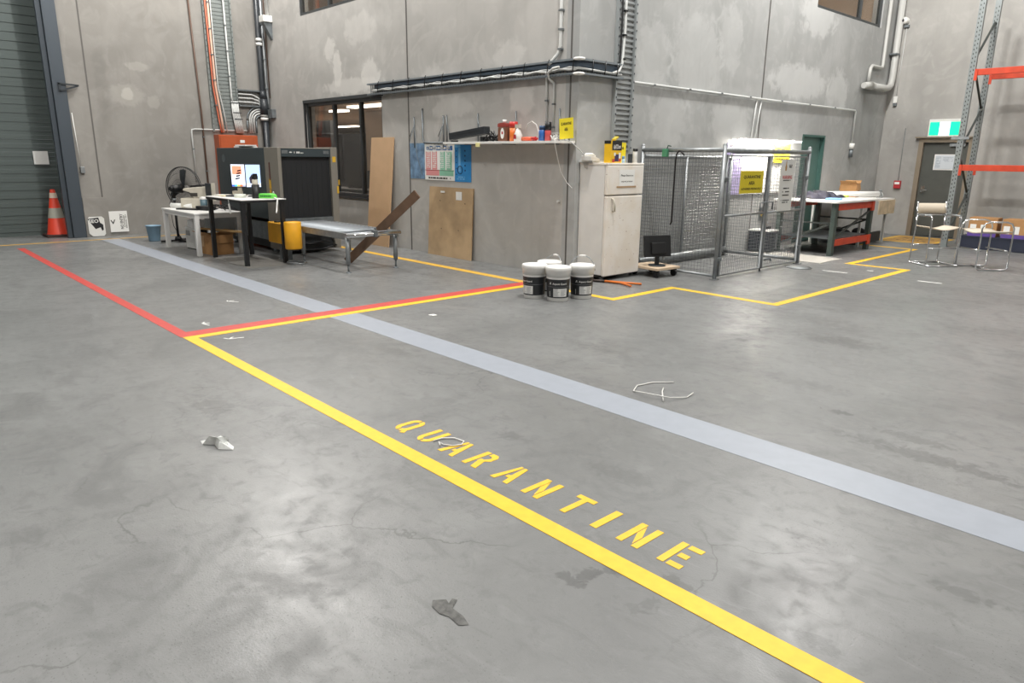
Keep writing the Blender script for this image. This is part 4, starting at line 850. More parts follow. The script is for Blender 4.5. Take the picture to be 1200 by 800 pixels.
for a, b in (((-.0,.06),(.01,.0)),((.01,.0),(.045,-.05)),((.01,.0),(-.03,-.045)),((-.03,-.045),(-.055,-.04)),((0,.05),(.04,.02)),((0,.05),(-.035,.03))): mb.bar((a[0],-.0645,a[1]), (b[0],-.0645,b[1]), .010, .002, up=(0,1,0))
mb.cyl((.012,-.0636,.082),(.012,-.0655,.082),.014); mb.build('running_figure', M('pale green figure', (190,250,225), .5, emit=1.2), t)

# ------------------------------------------------------------------ shelf wall
t = thing('bracket_shelf', 'long white shelf board on wire brackets on the block wall', 'shelf', (-7.8,YB,1.80)); SZ, SF = 1.82, .27
mb = MB(); mb.box(-1.30,1.23,-SF,-.005,-.012,.02); mb.build('board', m_white, t, bevel=.002)
for x in (-1.53,.0-.76,.08,.94):
    mb = MB(); mb.cyl((x,-.012,-.0125),(x,-.012,.44),.009,seg=8); mb.tube([(x,-.012,.34),(x+.12,-.03,.04)], .006, 6); mb.cyl((x,-.012,-.02),(x,-SF,-.02),.006,seg=6); mb.build('bracket', m_galvd, t)
for i, (x, d) in enumerate(((-10.22,.0),(-9.98,.0),(-9.42,.0))):
    mb = MB(); z0 = 1.80
    if i == 1: mb.tube([(x,YB-.015,2.36),(x,YB-.015,1.88),(x+.03,YB-.016,1.83),(x+.10,YB-.018,1.82),(-9.05,YB-.018,1.81)], .014, 8)
    else:
        mb.cyl((x,YB-.012,z0-.06),(x,YB-.012,2.24),.010,seg=8); mb.tube([(x,YB-.012,2.12),(x+.11,YB-.20,1.79)], .006, 6); mb.tube([(x-.14,YB-.012,1.92),(x-.01,YB-.02,2.08)], .006, 6)
        if i == 0: mb.tube([(x,YB-.012,2.1),(x+.10,YB-.04,1.6),(x+.26,YB-.05,1.30)], .005, 5)
    tag(mb.build('wire_bracket', m_galvd), ('leftmost wire bracket on the wall above the blue map', 'long bent rod above the left edge of the chart', 'wire bracket on the wall left of the black bar')[i], 'bracket')
sx = lambda x: x
t = thing('black_bar', 'long black equipment bar lying tilted on the left of the shelf', 'equipment', (-8.62,YB-.14,1.90))
mb = MB(); mb.cbox((0,0,.045), (.84,.12,.10), Matrix.Rotation(-.10,3,'Y')); mb.build('body', M('black equipment', (40,44,48), .5), t, bevel=.004); mb = MB(); lines(mb, (0,-.0615,.045), (.995,0,.1), (-.1,0,.995), .7, .02, 1, .5); mb.build('seams', m_black, t)
mb = MB(); mb.cbox((-8.97,YB-.14,1.834),(.05,.1,.024)); mb.cbox((-8.27,YB-.14,1.857),(.06,.1,.07)); tag(mb.build('packing_block', m_black), 'black packing under the tilted equipment bar', 'block')
mb = MB(); r = random.Random(11)
for k in range(5):
    p = [(-8.08+r.uniform(-.1,.1),YB-.14,1.834)]
    for i in range(8): p.append((min(-7.95,max(-8.2,p[-1][0]+r.uniform(-.1,.14))),YB-.14+r.uniform(-.06,.06),1.832+r.uniform(0,.14)*(.5+.5*(i%2))))
    mb.tube(p, .011, 5)
tag(mb.build('cable_tangle', m_black), 'tangle of black cables on the shelf beside the amber bottle', 'cable')
def bottle(name, label, x, y, z, prof, mat, cap, capm, extra=None, cat='bottle'):
    t = thing(name, label, cat, (x,y,z)); mb = MB(); mb.lathe([(0,0)]+prof+[(0,prof[-1][1])], seg=18); mb.build('body', mat, t); mb = MB(); mb.lathe([(cap[0][0]*.99,cap[0][1])]+cap+[(0,cap[-1][1])], seg=16); mb.build('cap', capm, t); return t
m_amber = M('amber plastic', (120,82,64), .3); m_redp = M('red plastic', (202,52,44), .4)
t = thing('bottle', 'square amber bottle with white cap and oval label on the shelf', 'bottle', (-7.83,YB-.13,1.821)); mb = MB(); mb.box(-.095,.095,-.05,.05,0,.20); mb.build('body', m_amber, t, bevel=.015)
mb = MB(); mb.prism([(-.095,.20),(.095,.20),(.09,.245),(.04,.255),(-.04,.255),(-.09,.245)], (0,.05,0), (1,0,0), (0,0,1), .10); mb.build('shoulder', M('red brown shoulder', (150,66,58), .4), t); mb = MB(); mb.cyl((0,0,.255),(0,0,.30),.028); mb.build('cap', m_white, t)
mb = MB(); mb.flat([(.04*math.cos(2*PI*i/20),.075*math.sin(2*PI*i/20)) for i in range(20)], (.01,-.0515,.11), (1,0,0), (0,0,1)); mb.m = 1; mb.flat([(-.015,-.02),(.015,-.02),(.015,.015),(-.015,.015)], (.01,-.053,.12), (1,0,0), (0,0,1)); mb.build('label', [m_paper, m_redink], t)
bottle('canister', 'orange red canister with red lid on the shelf behind the spray bottle', -7.63, YB-.14, 1.821, [(.055,0),(.055,.19)], M('orange canister', (228,120,48), .4), [(.06,.19),(.06,.265)], m_redp, cat='canister')
t = thing('spray_bottle', 'white trigger spray bottle on the shelf before the orange canister', 'spray bottle', (-7.49,YB-.18,1.821)); mb = MB(); mb.lathe([(0,0),(.06,0),(.062,.08),(.035,.14),(.02,.17),(0,.17)], seg=18); mb.build('body', m_wplas, t)
mb = MB(); mb.box(-.05,.04,-.018,.018,.175,.225); mb.box(-.05,-.035,-.012,.012,.13,.175); mb.cyl((0,0,.16),(0,0,.18),.02); mb.build('trigger_head', m_beige, t); mb = MB(); mb.flat([(-.03,-.03),(.03,-.03),(.02,.03),(-.02,.03)], (0,-.064,.06), (1,0,0), (0,0,1)); mb.build('label', m_redink, t)
for i, (x, l, c) in enumerate(((-7.36,.16,(228,120,84)),(-7.24,.20,(236,96,56)),(-7.14,.07,(190,44,44)))):
    mb = MB(); mb.cyl((x-l/2,YB-.15-.03*i,1.85),(x+l/2,YB-.15-.03*i,1.85),.028,seg=14); mb.cyl((x+l/2,YB-.15-.03*i,1.85),(x+l/2+.03,YB-.15-.03*i,1.85),.015,seg=10)
    tag(mb.build('sealant_tube', M('tube %d' % i, c, .4)), ('salmon sealant tube lying beside the spray bottle', 'orange sealant tube lying in the middle of the shelf', 'short red tube lying beside the blue can')[i], 'tube')
bottle('spray_can', 'blue spray can with dark blue lid on the shelf', -7.05, YB-.14, 1.821, [(.052,0),(.052,.13),(.04,.145)], M('blue can', (52,104,178), .35), [(.045,.145),(.045,.20)], M('dark blue lid', (48,76,110), .4), cat='spray can')
bottle('spray_can', 'black lidded red spray can beside the blue can on the shelf', -6.945, YB-.14, 1.821, [(.042,0),(.042,.13),(.036,.14)], M('pinkish red can', (204,84,84), .35), [(.044,.14),(.044,.245)], m_black, cat='spray can')
mb = MB(); r = random.Random(5)
for k in range(3):
    p = [(-6.80,YB-.13,1.84)]
    for i in range(6): p.append((-6.83+r.uniform(-.06,.09),YB-.13+r.uniform(-.06,.06),1.835+r.uniform(0,.09)))
    mb.tube(p, .008, 5)
tag(mb.build('cable_tangle', m_wplas), 'white cables bunched on the right end of the shelf', 'cable')
pipe('cable', 'thin white cable arching behind the spray bottle on the shelf', 'cable', [(-7.48,YB-.06,1.95),(-7.42,YB-.06,2.06),(-7.34,YB-.06,2.09),(-7.25,YB-.06,2.04),(-7.20,YB-.06,1.93),(-7.19,YB-.06,1.83)], .006, m_wplas, seg=5)
pipe('cable', 'white cable dangling from the shelf end down the wall', 'cable', [(-6.66,YB-SF-.02,1.83),(-6.67,YB-SF-.02,1.78),(-6.72,YB-.18,1.6),(-6.73,YB-.10,1.42),(-6.68,YB-.03,1.28),(-6.58,YB-.03,1.21)], .006, m_wplas, seg=5)
pipe('cable', 'grey cable dropping from the shelf corner to the telephone', 'cable', [(-6.50,YB-SF,1.83),(-6.46,YB-.2,1.80),(-6.43,YB-.06,1.70),(-6.40,YB+.06,1.59)], .007, m_cond, seg=5)
def yellow_sign(name, label, c, xd, w, h, tilt=0, rows=3, mat=None, cat='sign'):
    """upright sheet centred on c whose text runs along xd"""
    xd = Vector(xd).normalized(); yd = Vector((0,0,1)); n = xd.cross(yd)
    t = thing(name, label, cat, c); mb = MB(); o = -xd*w/2-yd*h/2-n*.004
    mb.prism([(0,0),(w,0),(w,h),(0,h)], o, xd, yd, .004); mb.build('sheet', mat or m_ysign, t)
    mb = MB(); f_ = n*.0015
    text(mb, 'QUARANTINE', f_+yd*h*.22, xd, yd, w*.74, h*.165); text(mb, 'AREA', f_-yd*h*.04, xd, yd, w*.26, h*.155)
    if rows > 2: text(mb, 'AUTHORISED PERSONS ONLY', f_-yd*h*.30, xd, yd, w*.88, h*.10)
    mb.build('lettering', m_ink, t); return t
t = yellow_sign('quarantine_sign', 'yellow QUARANTINE AREA sign standing on the right end of the shelf', (-6.595,YB-.16,1.975), (1,.05,0), .235, .26, rows=2); t.rotation_euler.y = -.06
mb = MB(); mb.box(-8.30,-8.21,YB-SF-.008,YB-SF-.001,1.745,1.80); tag(mb.build('sticky_note', M('cream note', (236,228,160), .7)), 'small cream note stuck on the front edge of the shelf', 'note')
mb = MB(); mb.cyl((-6.845,YB-.03,1.02),(-6.845,YB,1.02),.018); tag(mb.build('cable_stud', m_wplas), 'small white knob on the wall below the shelf', 'knob')
# charts on the wall
def sheet(name, label, x0, x1, z0, z1, d, mat): 
    t = thing(name, label, 'poster', ((x0+x1)/2,YB-d,(z0+z1)/2)); mb = MB(); w, h = (x1-x0)/2, (z1-z0)/2; mb.box(-w,w,0,.003,-h,h); mb.build('sheet', mat, t); return t, w, h
t, w, h = sheet('wall_map', 'faded blue map poster left of the coloured chart', -10.37, -9.93, 1.235, 1.815, .006, M('map blue', (112,142,172), .6, var=.35, vscale=9))
t, w, h = sheet('wall_chart', 'white chart with red and green columns and a blue heading', -9.94, -9.14, 1.225, 1.80, .010, m_paper)
mb = MB(); F_ = lambda u0, u1, v0, v1, d=.0012: mb.flat([(u0,v0),(u1,v0),(u1,v1),(u0,v1)], (0,-d,0), (1,0,0), (0,0,1))
mb.m = 0; F_(-w+.05,w-.05,h-.10,h-.03)
mb.m = 1; [F_(-w+.03+.17*k,-w+.17+.17*k,-.12,h-.12) for k in (0,1)]; F_(-w+.03,-.005,-.215,-.135)
mb.m = 2; [F_(.02+.17*k,.16+.17*k,-.12,h-.12) for k in (0,1)]; F_(.0,w-.03,-.215,-.135)
mb.build('columns', [M('chart blue', (70,110,160), .6), M('chart pink', (222,150,150), .6), M('chart green', (140,196,170), .6)], t)
mb = MB()
for k in range(4): lines(mb, (-w+.10+.17*k+(.03 if k > 1 else 0),-.002,.085), (1,0,0), (0,0,1), .10, .36, 12, .55, random.Random(k))
lines(mb, (0,-.002,h-.065), (1,0,0), (0,0,1), .55, .035, 1, .9); mb.build('entries', m_paper, t)
mb = MB(); lines(mb, (0,-.002,-h+.035), (1,0,0), (0,0,1), .6, .03, 1, .8, random.Random(9)); mb.m = 1; F_(-w+.01,0,-.135,-.125,.002); mb.m = 2; F_(0,w-.01,-.135,-.125,.002); mb.build('print', [m_ink, m_redink, M('chart dark green', (60,130,100), .6)], t)
t, w, h = sheet('wall_chart', 'bright blue chart with a dark ring beside the red and green chart', -9.14, -8.73, 1.215, 1.785, .007, M('poster blue', (52,140,206), .5, var=.08, vscale=4))
mb = MB(); mb.flat([(-w,h-.04),(-.06,h-.04),(-.06,h),(-w,h)], (0,-.0012,0), (1,0,0), (0,0,1)); mb.flat([(-.11,-h+.16),(-.06,-h+.16),(-.06,h-.05),(-.11,h-.05)], (0,-.0012,0), (1,0,0), (0,0,1)); lines(mb, (-.05,-.0014,-h+.06), (1,0,0), (0,0,1), .2, .06, 2, .7, random.Random(2)); mb.build('pale_print', M('pale blue print', (120,186,232), .6), t)
mb = MB(); mb.tube([(-.07+.06*math.cos(2*PI*i/24),-.003,-.10+.06*math.sin(2*PI*i/24)) for i in range(24)], .006, 5, True)
for k in range(5): mb.flat([(.04,.18-.075*k),(.07,.18-.075*k),(.07,.205-.075*k),(.04,.205-.075*k)], (0,-.0014,0), (1,0,0), (0,0,1)); mb.flat([(-.17,.18-.09*k),(-.15,.18-.09*k),(-.15,.20-.09*k),(-.17,.20-.09*k)], (0,-.0014,0), (1,0,0), (0,0,1))
mb.build('dark_print', M('dark blue print', (24,52,92), .6), t)

# ------------------------------------------------------------------ fridge corner
FX, FY0, FY1, FH = -6.06, 7.30, 8.06, 1.545
t = thing('refrigerator', 'old cream two door refrigerator with rust spots against the block corner', 'refrigerator', (FX,FY0,0)); W_ = FY1-FY0
def rusty(name, c):
    m = bpy.data.materials.new(name); m.use_nodes = True; nt = m.node_tree; b = nt.nodes['Principled BSDF']; tc = nt.nodes.new('ShaderNodeTexCoord'); o = tc.outputs['Object']
    col = mix_col(nt, ramp(nt, noise(nt, o, 3, 5, .5), .35, .7, 0, .5), rgb(*c), rgb(c[0]-16,c[1]-24,c[2]-36))
    col = mix_col(nt, ramp(nt, noise(nt, o, 26, 4), .66, .72, 0, .7), col, rgb(132,88,58)); nt.links.new(col, b.inputs['Base Color']); b.inputs['Roughness'].default_value = .38; return m
m_fr = rusty('cream enamel', (238,233,226)); m_frs = M('white enamel side', (226,224,220), .35, var=.04, vscale=4)
mb = MB(); mb.box(-.485,-.055,.0,W_,.07,FH-.01); mb.build('cabinet', m_frs, t, bevel=.008)
mb = MB(); mb.box(-.485,.0,-.005,W_+.005,FH-.03,FH); mb.build('top_panel', m_fr, t, bevel=.006)
mb = MB(); mb.box(-.05,.0,.0,W_,1.135,FH-.031); d1 = mb.build('freezer_door', m_fr, t, bevel=.012)
mb = MB(); mb.box(-.05,.0,.0,W_,.06,1.12); d2 = mb.build('door', m_fr, t, bevel=.012)
mb = MB(); mb.tube([(-.005,.10,1.09),(.03,.10,1.08),(.045,.115,1.0),(.035,.13,.93),(-.005,.13,.92)], .014, 8); h_ = mb.build('handle', m_beige); h_.parent = d2
mb = MB(); mb.box(.001,.003,.24,.56,1.24,1.46); n_ = mb.build('notice', m_paper); n_.parent = d1
mb = MB(); text(mb, 'Please Ensure no', (.004,.40,1.385), (0,1,0), (0,0,1), .26, .024); text(mb, 'expired products', (.004,.40,1.305), (0,1,0), (0,0,1), .24, .024); q = mb.build('lettering', m_ink); q.parent = d1
mb = MB(); mb.box(.001,.0035,.19,.60,1.225,1.248); q = mb.build('tape', M('brown tape', (176,146,112), .5)); q.parent = d1
mb = MB(); mb.box(-.48,-.06,.02,W_-.02,.04,.069); mb.build('base', M('dark underside', (40,38,36), .7), t)
for x, y in ((-.42,.06),(-.42,W_-.06),(-.09,.06),(-.09,W_-.06)): mb = MB(); mb.cyl((x,y-.012,.03),(x,y+.012,.03),.03,seg=14); mb.build('caster', m_galvd, t)
mb = MB(); mb.quad((-.43,-.006,FH),(-.33,-.006,FH),(-.35,-.006,FH-.09),(-.41,-.006,FH-.06)); mb.build('tape_scrap', M('grey tape', (188,184,178), .5), t)
t = thing('telephone', 'white desk telephone on a grey folder on top of the fridge', 'telephone', (-6.47,7.40,FH))
mb = MB(); mb.cbox((0,0,.012), (.30,.24,.022)); mb.build('folder', m_cond, t); mb = MB(); mb.prism([(-.09,.024),(.09,.024),(.09,.05),(-.02,.085),(-.09,.085)], (0,-.08,0), (0,1,0), (0,0,1), .17); mb.build('base', m_wplas, t, bevel=.006)
mb = MB(); mb.tube([(.0,-.10,.085),(.0,-.07,.105),(.0,.05,.105),(.0,.10,.08)], .02, 8); mb.build('handset', m_wplas, t)
t = thing('carton', 'yellow and black pest bait carton on top of the fridge', 'carton', (-6.13,7.44,FH), math.radians(8))
mb = MB(); mb.box(-.05,.05,-.10,.17,0,.28); mb.build('body', M('carton yellow', (238,190,36), .5), t); P2 = lambda y0, y1, z0, z1, d=.0512: mb.flat([(y0,z0),(y1,z0),(y1,z1),(y0,z1)], (d,0,0), (0,1,0), (0,0,1))
mb = MB(); P2(-.07,.17,.16,.28); mb.flat([(-.05,.24),(.05,.24),(.05,.28),(-.05,.28)], (0,-.1012,0), (1,0,0), (0,0,1)); mb.build('black_panel', m_ink, t)
mb = MB(); text(mb, 'ANTDom', (.053,.05,.205), (0,1,.06), (0,-.06,1), .18, .055); mb.build('lettering', m_white, t)
mb = MB(); mb.m = 0; P2(-.06,.0,.01,.05); P2(.10,.16,.02,.05); mb.m = 1; P2(.0,.10,.02,.11,.0516); mb.m = 2; P2(-.02,.02,.09,.13,.052); P2(.10,.15,.06,.13); mb.build('picture', [M('bait red', (206,70,50), .5), M('bait dark blue', (60,50,90), .5), m_paper], t)
mb = MB(); mb.cbox((0,.08,.31), (.05,.10,.02), Matrix.Rotation(.4,3,'X')); mb.build('open_flap', M('flap dark yellow', (196,180,70), .5), t)
bottle('bottle', 'small bottle with pink cap beside the yellow carton on the fridge', -6.24, 7.72, FH, [(.03,0),(.03,.07)], M('pale teal', (170,200,190), .4), [(.022,.07),(.018,.14)], M('pink cap', (214,140,190), .4))
bottle('bottle', 'tiny blue bottle beside the pink capped one on the fridge', -6.20, 7.78, FH, [(.022,0),(.022,.05)], M('pale blue bottle', (170,200,226), .4), [(.018,.05),(.018,.09)], M('blue cap', (96,140,190), .4))
yellow_sign('quarantine_sign', 'yellow QUARANTINE AREA sign leaning on the wall on top of the fridge', (-6.40,7.90,FH+.135), (.05,1,0), .33, .27)
bottle('spray_can', 'white spray can with black cap on top of the fridge', -6.16, 7.98, FH, [(.03,0),(.03,.15),(.022,.16)], m_wplas, [(.034,.155),(.034,.19)], m_black, cat='spray can')
mb = MB(); mb.cbox((-6.18,7.90,FH+.06), (.02,.08,.12)); tag(mb.build('phone_handset', m_dark, bevel=.006), 'small dark handset standing before the yellow fridge sign', 'handset')

# paint buckets
def bucket(label, x, y, rz, handle, seed):
    t = thing('paint_bucket', label, 'bucket', (x,y,0), rz, 'paint buckets by the fridge')
    mb = MB(); mb.lathe([(0,.004),(.118,.0),(.122,.006),(.137,.30),(.137,.305),(.0,.305)], seg=36); mb.build('pail', m_white, t)
    rb = lambda z: .122+(z-.006)*.051
    mb = MB(); mb.lathe([(rb(.045)+.0015,.045),(rb(.26)+.0015,.26)], seg=36); mb.build('label_wrap', M('bucket label black', (42,44,47), .4), t)
    mb = MB(); mb.lathe([(.136,.285),(.140,.285),(.140,.315),(.146,.32),(.146,.345),(.150,.35),(.150,.385),(.145,.395),(.130,.398),(.126,.390),(0,.388)], seg=36); mb.build('lid', m_white, t)
    # curved print round the front (local +x)
    mb = MB()
    def wrap(u0, u1, z0, z1, off=.003, n=6):
        for i in range(n):
            a, b = u0+(u1-u0)*i/n, u0+(u1-u0)*(i+1)/n
            mb.quad(*[((rb(z)+off)*math.cos(q/.13), (rb(z)+off)*math.sin(q/.13), z) for q, z in ((a,z0),(b,z0),(b,z1),(a,z1))])
    wrap(-.075,.09,.06,.155); wrap(-.125,-.12,.06,.12); mb.build('label_panel', m_paper, t)
    mb = MB(); wrap(-.22,.22,.172,.175,.0028,14); mb.build('label_rule', m_galv, t)
    mb = MB(); vs, fs = glyphs('Aspect Guard'); xs = [v.x for v in vs]; x0, x1 = min(xs), max(xs)
    nv = []
    for v in vs:
        u = -.085+(v.x-x0)/(x1-x0)*.165; z = .20+v.y*.030; nv.append(mb.v(((rb(z)+.003)*math.cos(u/.13),(rb(z)+.003)*math.sin(u/.13),z)))
    for f_ in fs: mb.f([nv[i] for i in f_])
    for a in (-.118,-.100): mb.quad(*[((rb(z)+.003)*math.cos(u/.13),(rb(z)+.003)*math.sin(u/.13),z) for u, z in ((a-.009,.20),(a-.002,.20),(-.106,.226),(-.112,.226))])
    mb.build('lettering', m_white, t)
    mb = MB(); r = random.Random(seed)
    for i in range(7):
        for (a, b) in ((-.07,.0),(.012,.08)): wrap(a, b-r.uniform(0,.03), .068+.0115*i, .073+.0115*i, .0036, 3)
    wrap(-.07,-.02,.147,.153,.0038,3); mb.build('small_print', M('faint print', (170,172,174), .6), t)
    if handle is not None:
        mb = MB(); A = math.radians(handle); pts = []
        for i in range(13):
            a = PI*i/12; pts.append((math.cos(a)*.150*math.cos(1.2), math.cos(a)*.150*math.sin(1.2), .325+math.sin(a)*.175*math.cos(A)))
            q = Vector(pts[-1]); q += Vector((-math.sin(1.2),math.cos(1.2),0))*math.sin(a)*.175*math.sin(A); pts[-1] = q
        mb.tube(pts, .005, 6); h_ = mb.build('handle', m_galv, t); mb = MB(); mb.tube(pts[5:8], .010, 8); g_ = mb.build('grip', m_white); g_.parent = h_
    return t
fz = math.atan2(-.681,.732)
bucket('front centre paint bucket with black label, nearest to the camera of four', -5.56, 5.89, fz+.1, None, 1)
bucket('left paint bucket whose white panel shows at its left edge', -5.86, 5.80, fz-.85, None, 2)
bucket('right paint bucket with raised wire handle beside the fridge', -5.49, 6.22, fz+.3, 8, 3)
bucket('rearmost paint bucket hidden behind the other three with tilted handle', -5.93, 6.12, fz-.5, 38, 4)
# bolt cutters
t = thing('bolt_cutters', 'orange handled bolt cutters lying in front of the fridge', 'tool', (-6.15,7.18,0)); m_oh = M('orange grip', (222,120,48), .45)
for s, (ex, ey) in enumerate(((.62,.32),(.62,.10))): mb = MB(); mb.tube([(.16,.05+.01*(s==0),.02),(.4,.14-.05*s+.03,.02),(ex,ey-.06,.02)], .014, 8); mb.build('handle', m_oh, t)
mb = MB(); mb.tube([(-.10,-.06,.02),(.05,.0,.02),(.17,.055,.02)], .018, 8); mb.cyl((.0,-.02,.002),(.0,-.02,.04),.03); mb.build('jaws', M('dark tool steel', (70,62,58), .45, .6), t)
# ------------------------------------------------------------------ quarantine cage
GX, GB, GY0, GY1, GH = -5.17, -6.50, 8.60, 11.04, 1.765
t = thing('wire_cage', 'galvanised wire mesh cage with two gates against the block wall', 'cage', (GX,GY0,0)); gx, gy = GX, GY0
def post(x, y, r=.028, h=GH+.02):
    mb = MB(); mb.cyl((x-gx,y-gy,.012),(x-gx,y-gy,h),r,seg=14); mb.ball((x-gx,y-gy,h), r*1.02, 12, 6); mb.box(x-gx-.05,x-gx+.05,y-gy-.05,y-gy+.05,0,.012); return mb.build('post', m_galv, t)
for p in ((GX,GY0),(GX,GY1),(GB,GY0),(GB,GY1)): post(*p)
def rail(name, a, b, r=.026): mb = MB(); mb.cyl(Vector(a)-Vector((gx,gy,0)), Vector(b)-Vector((gx,gy,0)), r, seg=12); return mb.build(name, m_galv, t)
ZT = GH-.04
rail('top_rail', (GX,GY0,ZT),(GX,GY1,ZT), .03); rail('top_rail', (GB,GY0,ZT),(GX,GY0,ZT), .03); rail('top_rail', (GB,GY1,ZT),(GX,GY1,ZT), .03); rail('top_rail', (GB,GY0,1.64),(GB,GY1,1.64))
rail('bottom_rail', (GB,GY0,.06),(GX,GY0,.05), .018); rail('bottom_rail', (GB,GY1,.07),(GX,GY1,.07)); rail('bottom_rail', (GB+.02,GY0,.11),(GB+.02,GY1,.11), .05)
def mesh(name, o, u, v, lu, lv, pitch, r, parent, mat=None):
    mb = MB(); o = Vector(o); u = Vector(u); v = Vector(v)
    k = pitch
    while k < lu: mb.cyl(o+u*k, o+u*k+v*lv, r, seg=4, caps=False, smooth=False); k += pitch
    k = pitch; n = u.cross(v)*r*1.2
    while k < lv: mb.cyl(o+v*k+n, o+v*k+u*lu+n, r, seg=4, caps=False, smooth=False); k += pitch
    return mb.build(name, mat or m_grid, parent)
mesh('side_mesh', (GB-gx,0,.06), (1,0,0), (0,0,1), GX-GB, ZT-.06, .05, .0021, t)
mesh('side_mesh', (GB-gx,GY1-gy,.06), (1,0,0), (0,0,1), GX-GB, ZT-.06, .05, .0021, t)
mesh('back_mesh', (GB-gx,0,.06), (0,1,0), (0,0,1), GY1-GY0, 1.58, .05, .0030, t)
rail('middle_post', (GB+.01,9.72,.06), (GB+.01,9.72,1.64), .02)
def gate(y0, y1, side):
    h0, h1, r = .05, 1.655, .021
    mb = MB(); P = lambda y, z: (0.0,y-gy,z)
    mb.tube([P(y0+.0,h0),P(y0,h1),P(y1,h1),P(y1,h0)], r, 10, True); mb.cyl(P(y0,.86),P(y1,.86),.018,seg=10)
    g_ = mb.build('gate', m_galv, t)
    m_ = mesh('mesh', (0,y0-gy,h0), (0,1,0), (0,0,1), y1-y0, h1-h0, .05, .0022, g_)
    for z in (.28,1.35): mb = MB(); yy = (y0 if side < 0 else y1); mb.cbox((0,yy-gy+side*.035,z), (.07,.09,.05)); q = mb.build('hinge', m_galvd, g_, bevel=.01)
    return g_
g1 = gate(GY0+.085, 9.80, -1); g2 = gate(9.86, GY1-.085, 1)
mb = MB(); mb.tube([(.03,9.62-gy,.90),(.03,9.62-gy,1.01),(.03,9.98-gy,1.01),(.03,9.98-gy,.90)], .010, 6); p = mb.build('latch', m_galvd); p.parent = g1
mb = MB(); mb.cyl((.0,9.83-gy,.0),(.0,9.83-gy,.25),.014); p = mb.build('drop_bolt', m_galvd); p.parent = g1
mb = MB(); mb.tube([(.02,9.9-gy,.16),(.05,9.93-gy,.18),(.06,10.02-gy,.18),(.05,10.06-gy,.14)], .012, 6); p = mb.build('latch', m_galvd); p.parent = g2
t = thing('foot_plate', 'pale round foot plate with cable at the cage corner by the workbench', 'plate', (-4.95,10.62,0))
mb = MB(); mb.lathe([(0,.0),(.16,.0),(.16,.012),(.06,.02),(0,.022)]); mb.build('plate', m_galv, t); mb = MB(); mb.tube([(.2*math.cos(a/24*2*PI),.17*math.sin(a/24*2*PI),.008) for a in range(24)], .006, 5, True); mb.build('cable', m_galv, t)
# hook rod, green clamp
mb = MB(); yy = GY0-.035; mb.tube([(-5.925,yy,.70),(-5.905,yy,.74),(-5.905,yy,1.58),(-5.895,yy,1.67),(-5.86,yy,1.71),(-5.82,yy,1.70),(-5.77,yy,1.655)], .011, 8)
tag(mb.build('hooked_bar', M('black iron', (40,36,38), .4, .4)), 'black hooked bar hanging on the cage side mesh', 'bar')
t = thing('clamp', 'green spring clamp on the cage top rail', 'clamp', (-6.08,GY0-.02,ZT-.02)); mb = MB(); mb.cbox((0,-.02,-.02), (.085,.06,.11)); mb.build('body', M('clamp green', (76,140,106), .4), t, bevel=.01); mb = MB(); mb.tube([(.02,-.02,.03),(.04,-.02,.08),(.09,-.02,.07)], .008, 6); mb.build('lever', M('clamp dark green', (44,80,66), .4), t)
yellow_sign('quarantine_sign', 'yellow QUARANTINE AREA sign hung on the left cage gate', (GX+.045,9.29,1.305), (0,1,0), .62, .305, mat=m_ysign2)
# tall warning sign
t = thing('warning_sign', 'tall grey WARNING sign hung on the right cage gate', 'sign', (GX+.045,10.31,1.24)); mb = MB(); mb.box(-.004,0,-.215,.215,-.37,.37); mb.build('sheet', M('sign grey white', (208,209,206), .5), t)
mb = MB(); text(mb, 'WARNING', (.0015,0,.12), (0,1,0), (0,0,1), .30, .055); mb.build('heading', m_redink, t)
mb = MB(); lines(mb, (.0015,0,.075), (0,1,0), (0,0,1), .24, .02, 1, .7, random.Random(1)); 
for k in range(3): lines(mb, (.0015,.0,-.04-.05*k), (0,1,0), (0,0,1), (.18,.22,.20)[k], .024, 1, .75, random.Random(4+k))
for k in range(2): lines(mb, (.0015,.0,-.215-.03*k), (0,1,0), (0,0,1), (.26,.18)[k], .018, 1, .8, random.Random(14+k))
lines(mb, (.0015,.075,.28), (0,1,0), (0,0,1), .09, .05, 2, .8, random.Random(33)); mb.build('print', m_ink, t)
mb = MB(); mb.prism([(-.02,-.05),(.0,-.06),(.02,-.05),(.026,-.0),(.012,.03),(.006,.09),(-.006,.09),(-.012,.03),(-.026,0)], (.0015,-.065,.27), (0,1,0), (0,0,1), .001); mb.build('crest', M('crest gold', (158,120,60), .5), t)
# lit board on the wall behind
t = thing('wall_board', 'glossy white board on the wall behind the cage, glaring under its strip lamp', 'board', (XC,12.05,1.46))
mb = MB(); mb.box(.004,.018,-.60,1.05,-.44,.42); mb.build('board', M('gloss white board', (245,245,243), .18), t)
mb = MB(); mb.box(.004,.016,-1.10,-.61,-.44,.42); mb.build('purple_panel', M('lilac panel', (170,160,200), .35, var=.15, vscale=3), t)
mb = MB(); lines(mb, (.0172,-.85,.37), (0,1,0), (0,0,1), .36, .05, 1, .9); mb.build('lettering', m_ink, t)
t = thing('strip_lamp', 'bright strip lamp along the top of the glossy white board', 'lamp', (XC,12.05,1.93))
mb = MB(); mb.box(.0,.24,-.95,1.10,.012,.03); mb.build('housing', m_white, t)
mb = MB(); mb.box(.14,.23,-.93,1.08,-.006,.0115); mb.build('tube', M('strip lamp tube', (255,248,236), .5, emit=STRIP), t)
t = yellow_sign('quarantine_sign', 'yellow QUARANTINE AREA sign on the wall at the right end of the white board', (XC+.05,12.80,1.73), (0,1,0), .60, .34)
